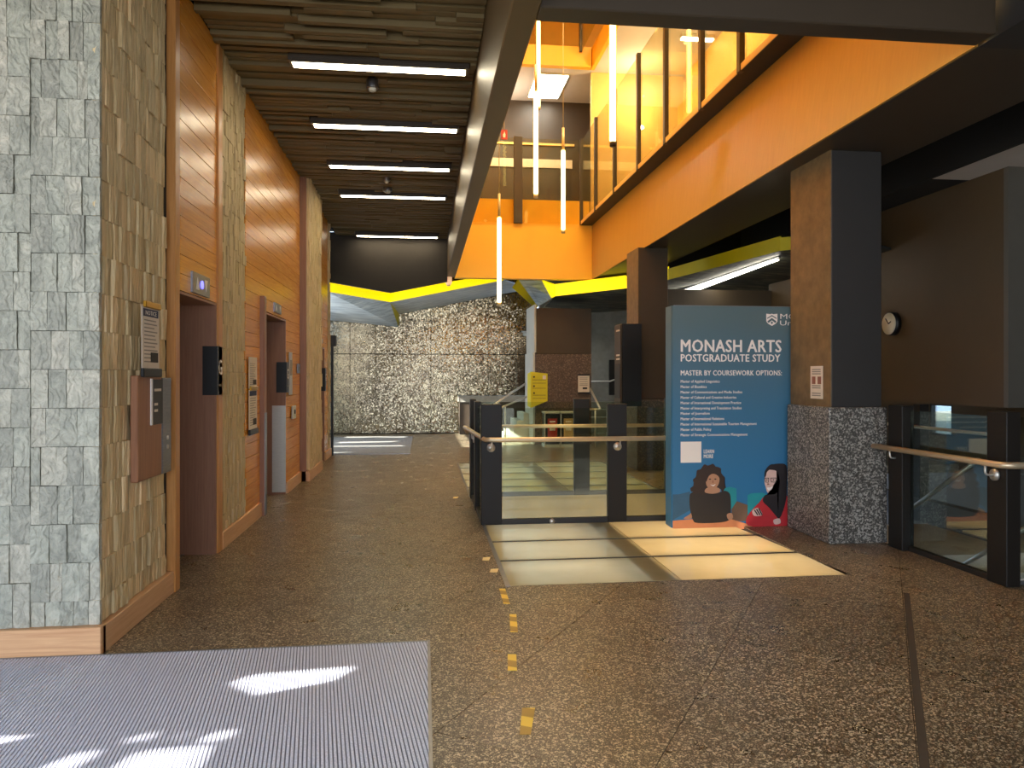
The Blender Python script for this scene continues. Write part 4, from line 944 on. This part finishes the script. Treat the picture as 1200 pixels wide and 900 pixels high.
box('pictogram', 2.55, 2.62, 15.877, 15.88, 1.42, 1.5, M['paper'], t)
t = root('pier_notice', (3.46, 15.96, 1.12), 'white framed notice on the far granite pier', 'notice')
box('sheet', 3.35, 3.60, 15.97, 15.998, 1.13, 1.50, M['paper'], t); box('clip', 3.34, 3.61, 15.96, 15.998, 1.495, 1.53, M['black'], t); box('weight_bar', 3.34, 3.61, 15.96, 15.998, 1.10, 1.135, M['black'], t)
box('printed_picture', 3.45, 3.55, 15.967, 15.97, 1.2, 1.24, M['ink'], t)
for z in (1.44, 1.41, 1.36, 1.31, 1.28): box('printed_line', 3.38, 3.56, 15.967, 15.97, z, z + .012, M['grey_print'], t)
for k, (x, mat, lab) in enumerate(((2.50, 'red', 'steel recycling bin with red label by far pier'), (2.84, 'beige_label', 'steel recycling bin with beige label by far pier'))):
    t = root('recycling_bin', (x + .15, 15.4, 0), lab, 'bin', 'recycling bins')
    box('body', x, x + .31, 15.3, 15.65, .06, .70, M['black'], t, .008); box('lid', x - .01, x + .32, 15.28, 15.67, .70, .74, M['pale'], t, .008)
    box('plinth', x - .01, x + .32, 15.28, 15.67, 0, .06, M['pale'], t); box('post', x - .012, x + .012, 15.28, 15.30, .06, .70, M['steel'], t)
    box('label_panel', x + .06, x + .26, 15.29, 15.30, .15, .60, M[mat], t); box('printed_line', x + .10, x + .22, 15.286, 15.29, .52, .55, M['white'], t); box('printed_line', x + .10, x + .22, 15.286, 15.29, .35, .42, M['paper'], t)
t = root('grey_counter', (1.8, 19, 0), 'low dark counter with pale top before steel wall', 'counter')
box('body', .90, 2.7, 18.9, 19.3, 0, .82, M['bronze'], t, .006); box('top', .87, 2.75, 18.86, 19.3, .82, .98, M['grey_conc'], t, .006)
t = root('far_stairs', (1.95, 17, 0), 'pale far stair flight with steel rails left of the pier', 'stairs')
for k in range(4): box('step', 1.75 + .16 * k, 2.35, 16.6, 17.8, .16 * k, .16 * (k + 1), M['pale'], t)
MB().tube([(1.44, 16.3, .80), (2.34, 17.2, 1.30)], .022, 10).build('handrail', M['steel'], t, True); MB().tube([(1.66, 16.3, .78), (2.34, 17.0, 1.0)], .022, 10).build('handrail', M['steel'], t, True)
m = MB(); m.tube([(1.44, 16.3, 0), (1.44, 16.3, .8)], .018, 8); m.tube([(1.44, 16.3, .8), (1.78, 16.3, .8), (1.78, 16.3, 0)], .018, 8); m.build('rail_post', M['steel'], t, True)
t = root('rear_stairs', (4.2, 17.4, 0), 'dark rear stair flight with bright bent handrail right of the pier', 'stairs')
for k in range(5): box('step', 3.68, 4.9, 16.6 + .28 * k, 18.3, .17 * k, .17 * (k + 1), M['grey_conc'], t)
MB().tube(bend([(3.52, 15.55, 1.227), (3.665, 15.2, .79), (3.38, 15.2, .79)], .03), .022, 10).build('handrail', M['steel'], t, True)
MB().tube([(3.55, 15.2, 0), (3.55, 15.2, .79)], .018, 8).build('rail_post', M['steel'], t, True)
box('dark_opening', 4.7, 5.1, 18.55, 18.598, 1.0, 1.9, M['black'], t)
MB().tube([(3.7, 18.5, 1.35), (4.7, 18.5, 1.35), (5.05, 18.2, 1.5)], .02, 8).build('handrail', M['steel'], t, True)
t = root('wall_dome_camera', (2.6, 19.2, 2.5), 'small pale dome camera on the steel wall near the pier', 'camera')
box('bracket', 2.53, 2.72, 19.2, 19.31, 2.62, 2.66, M['pale'], t); MB().tube([(2.62, 19.22, 2.62), (2.62, 19.22, 2.56), (2.62, 19.22, 2.53)], [.06, .06, .03], 12).build('dome', M['pale'], t, True)
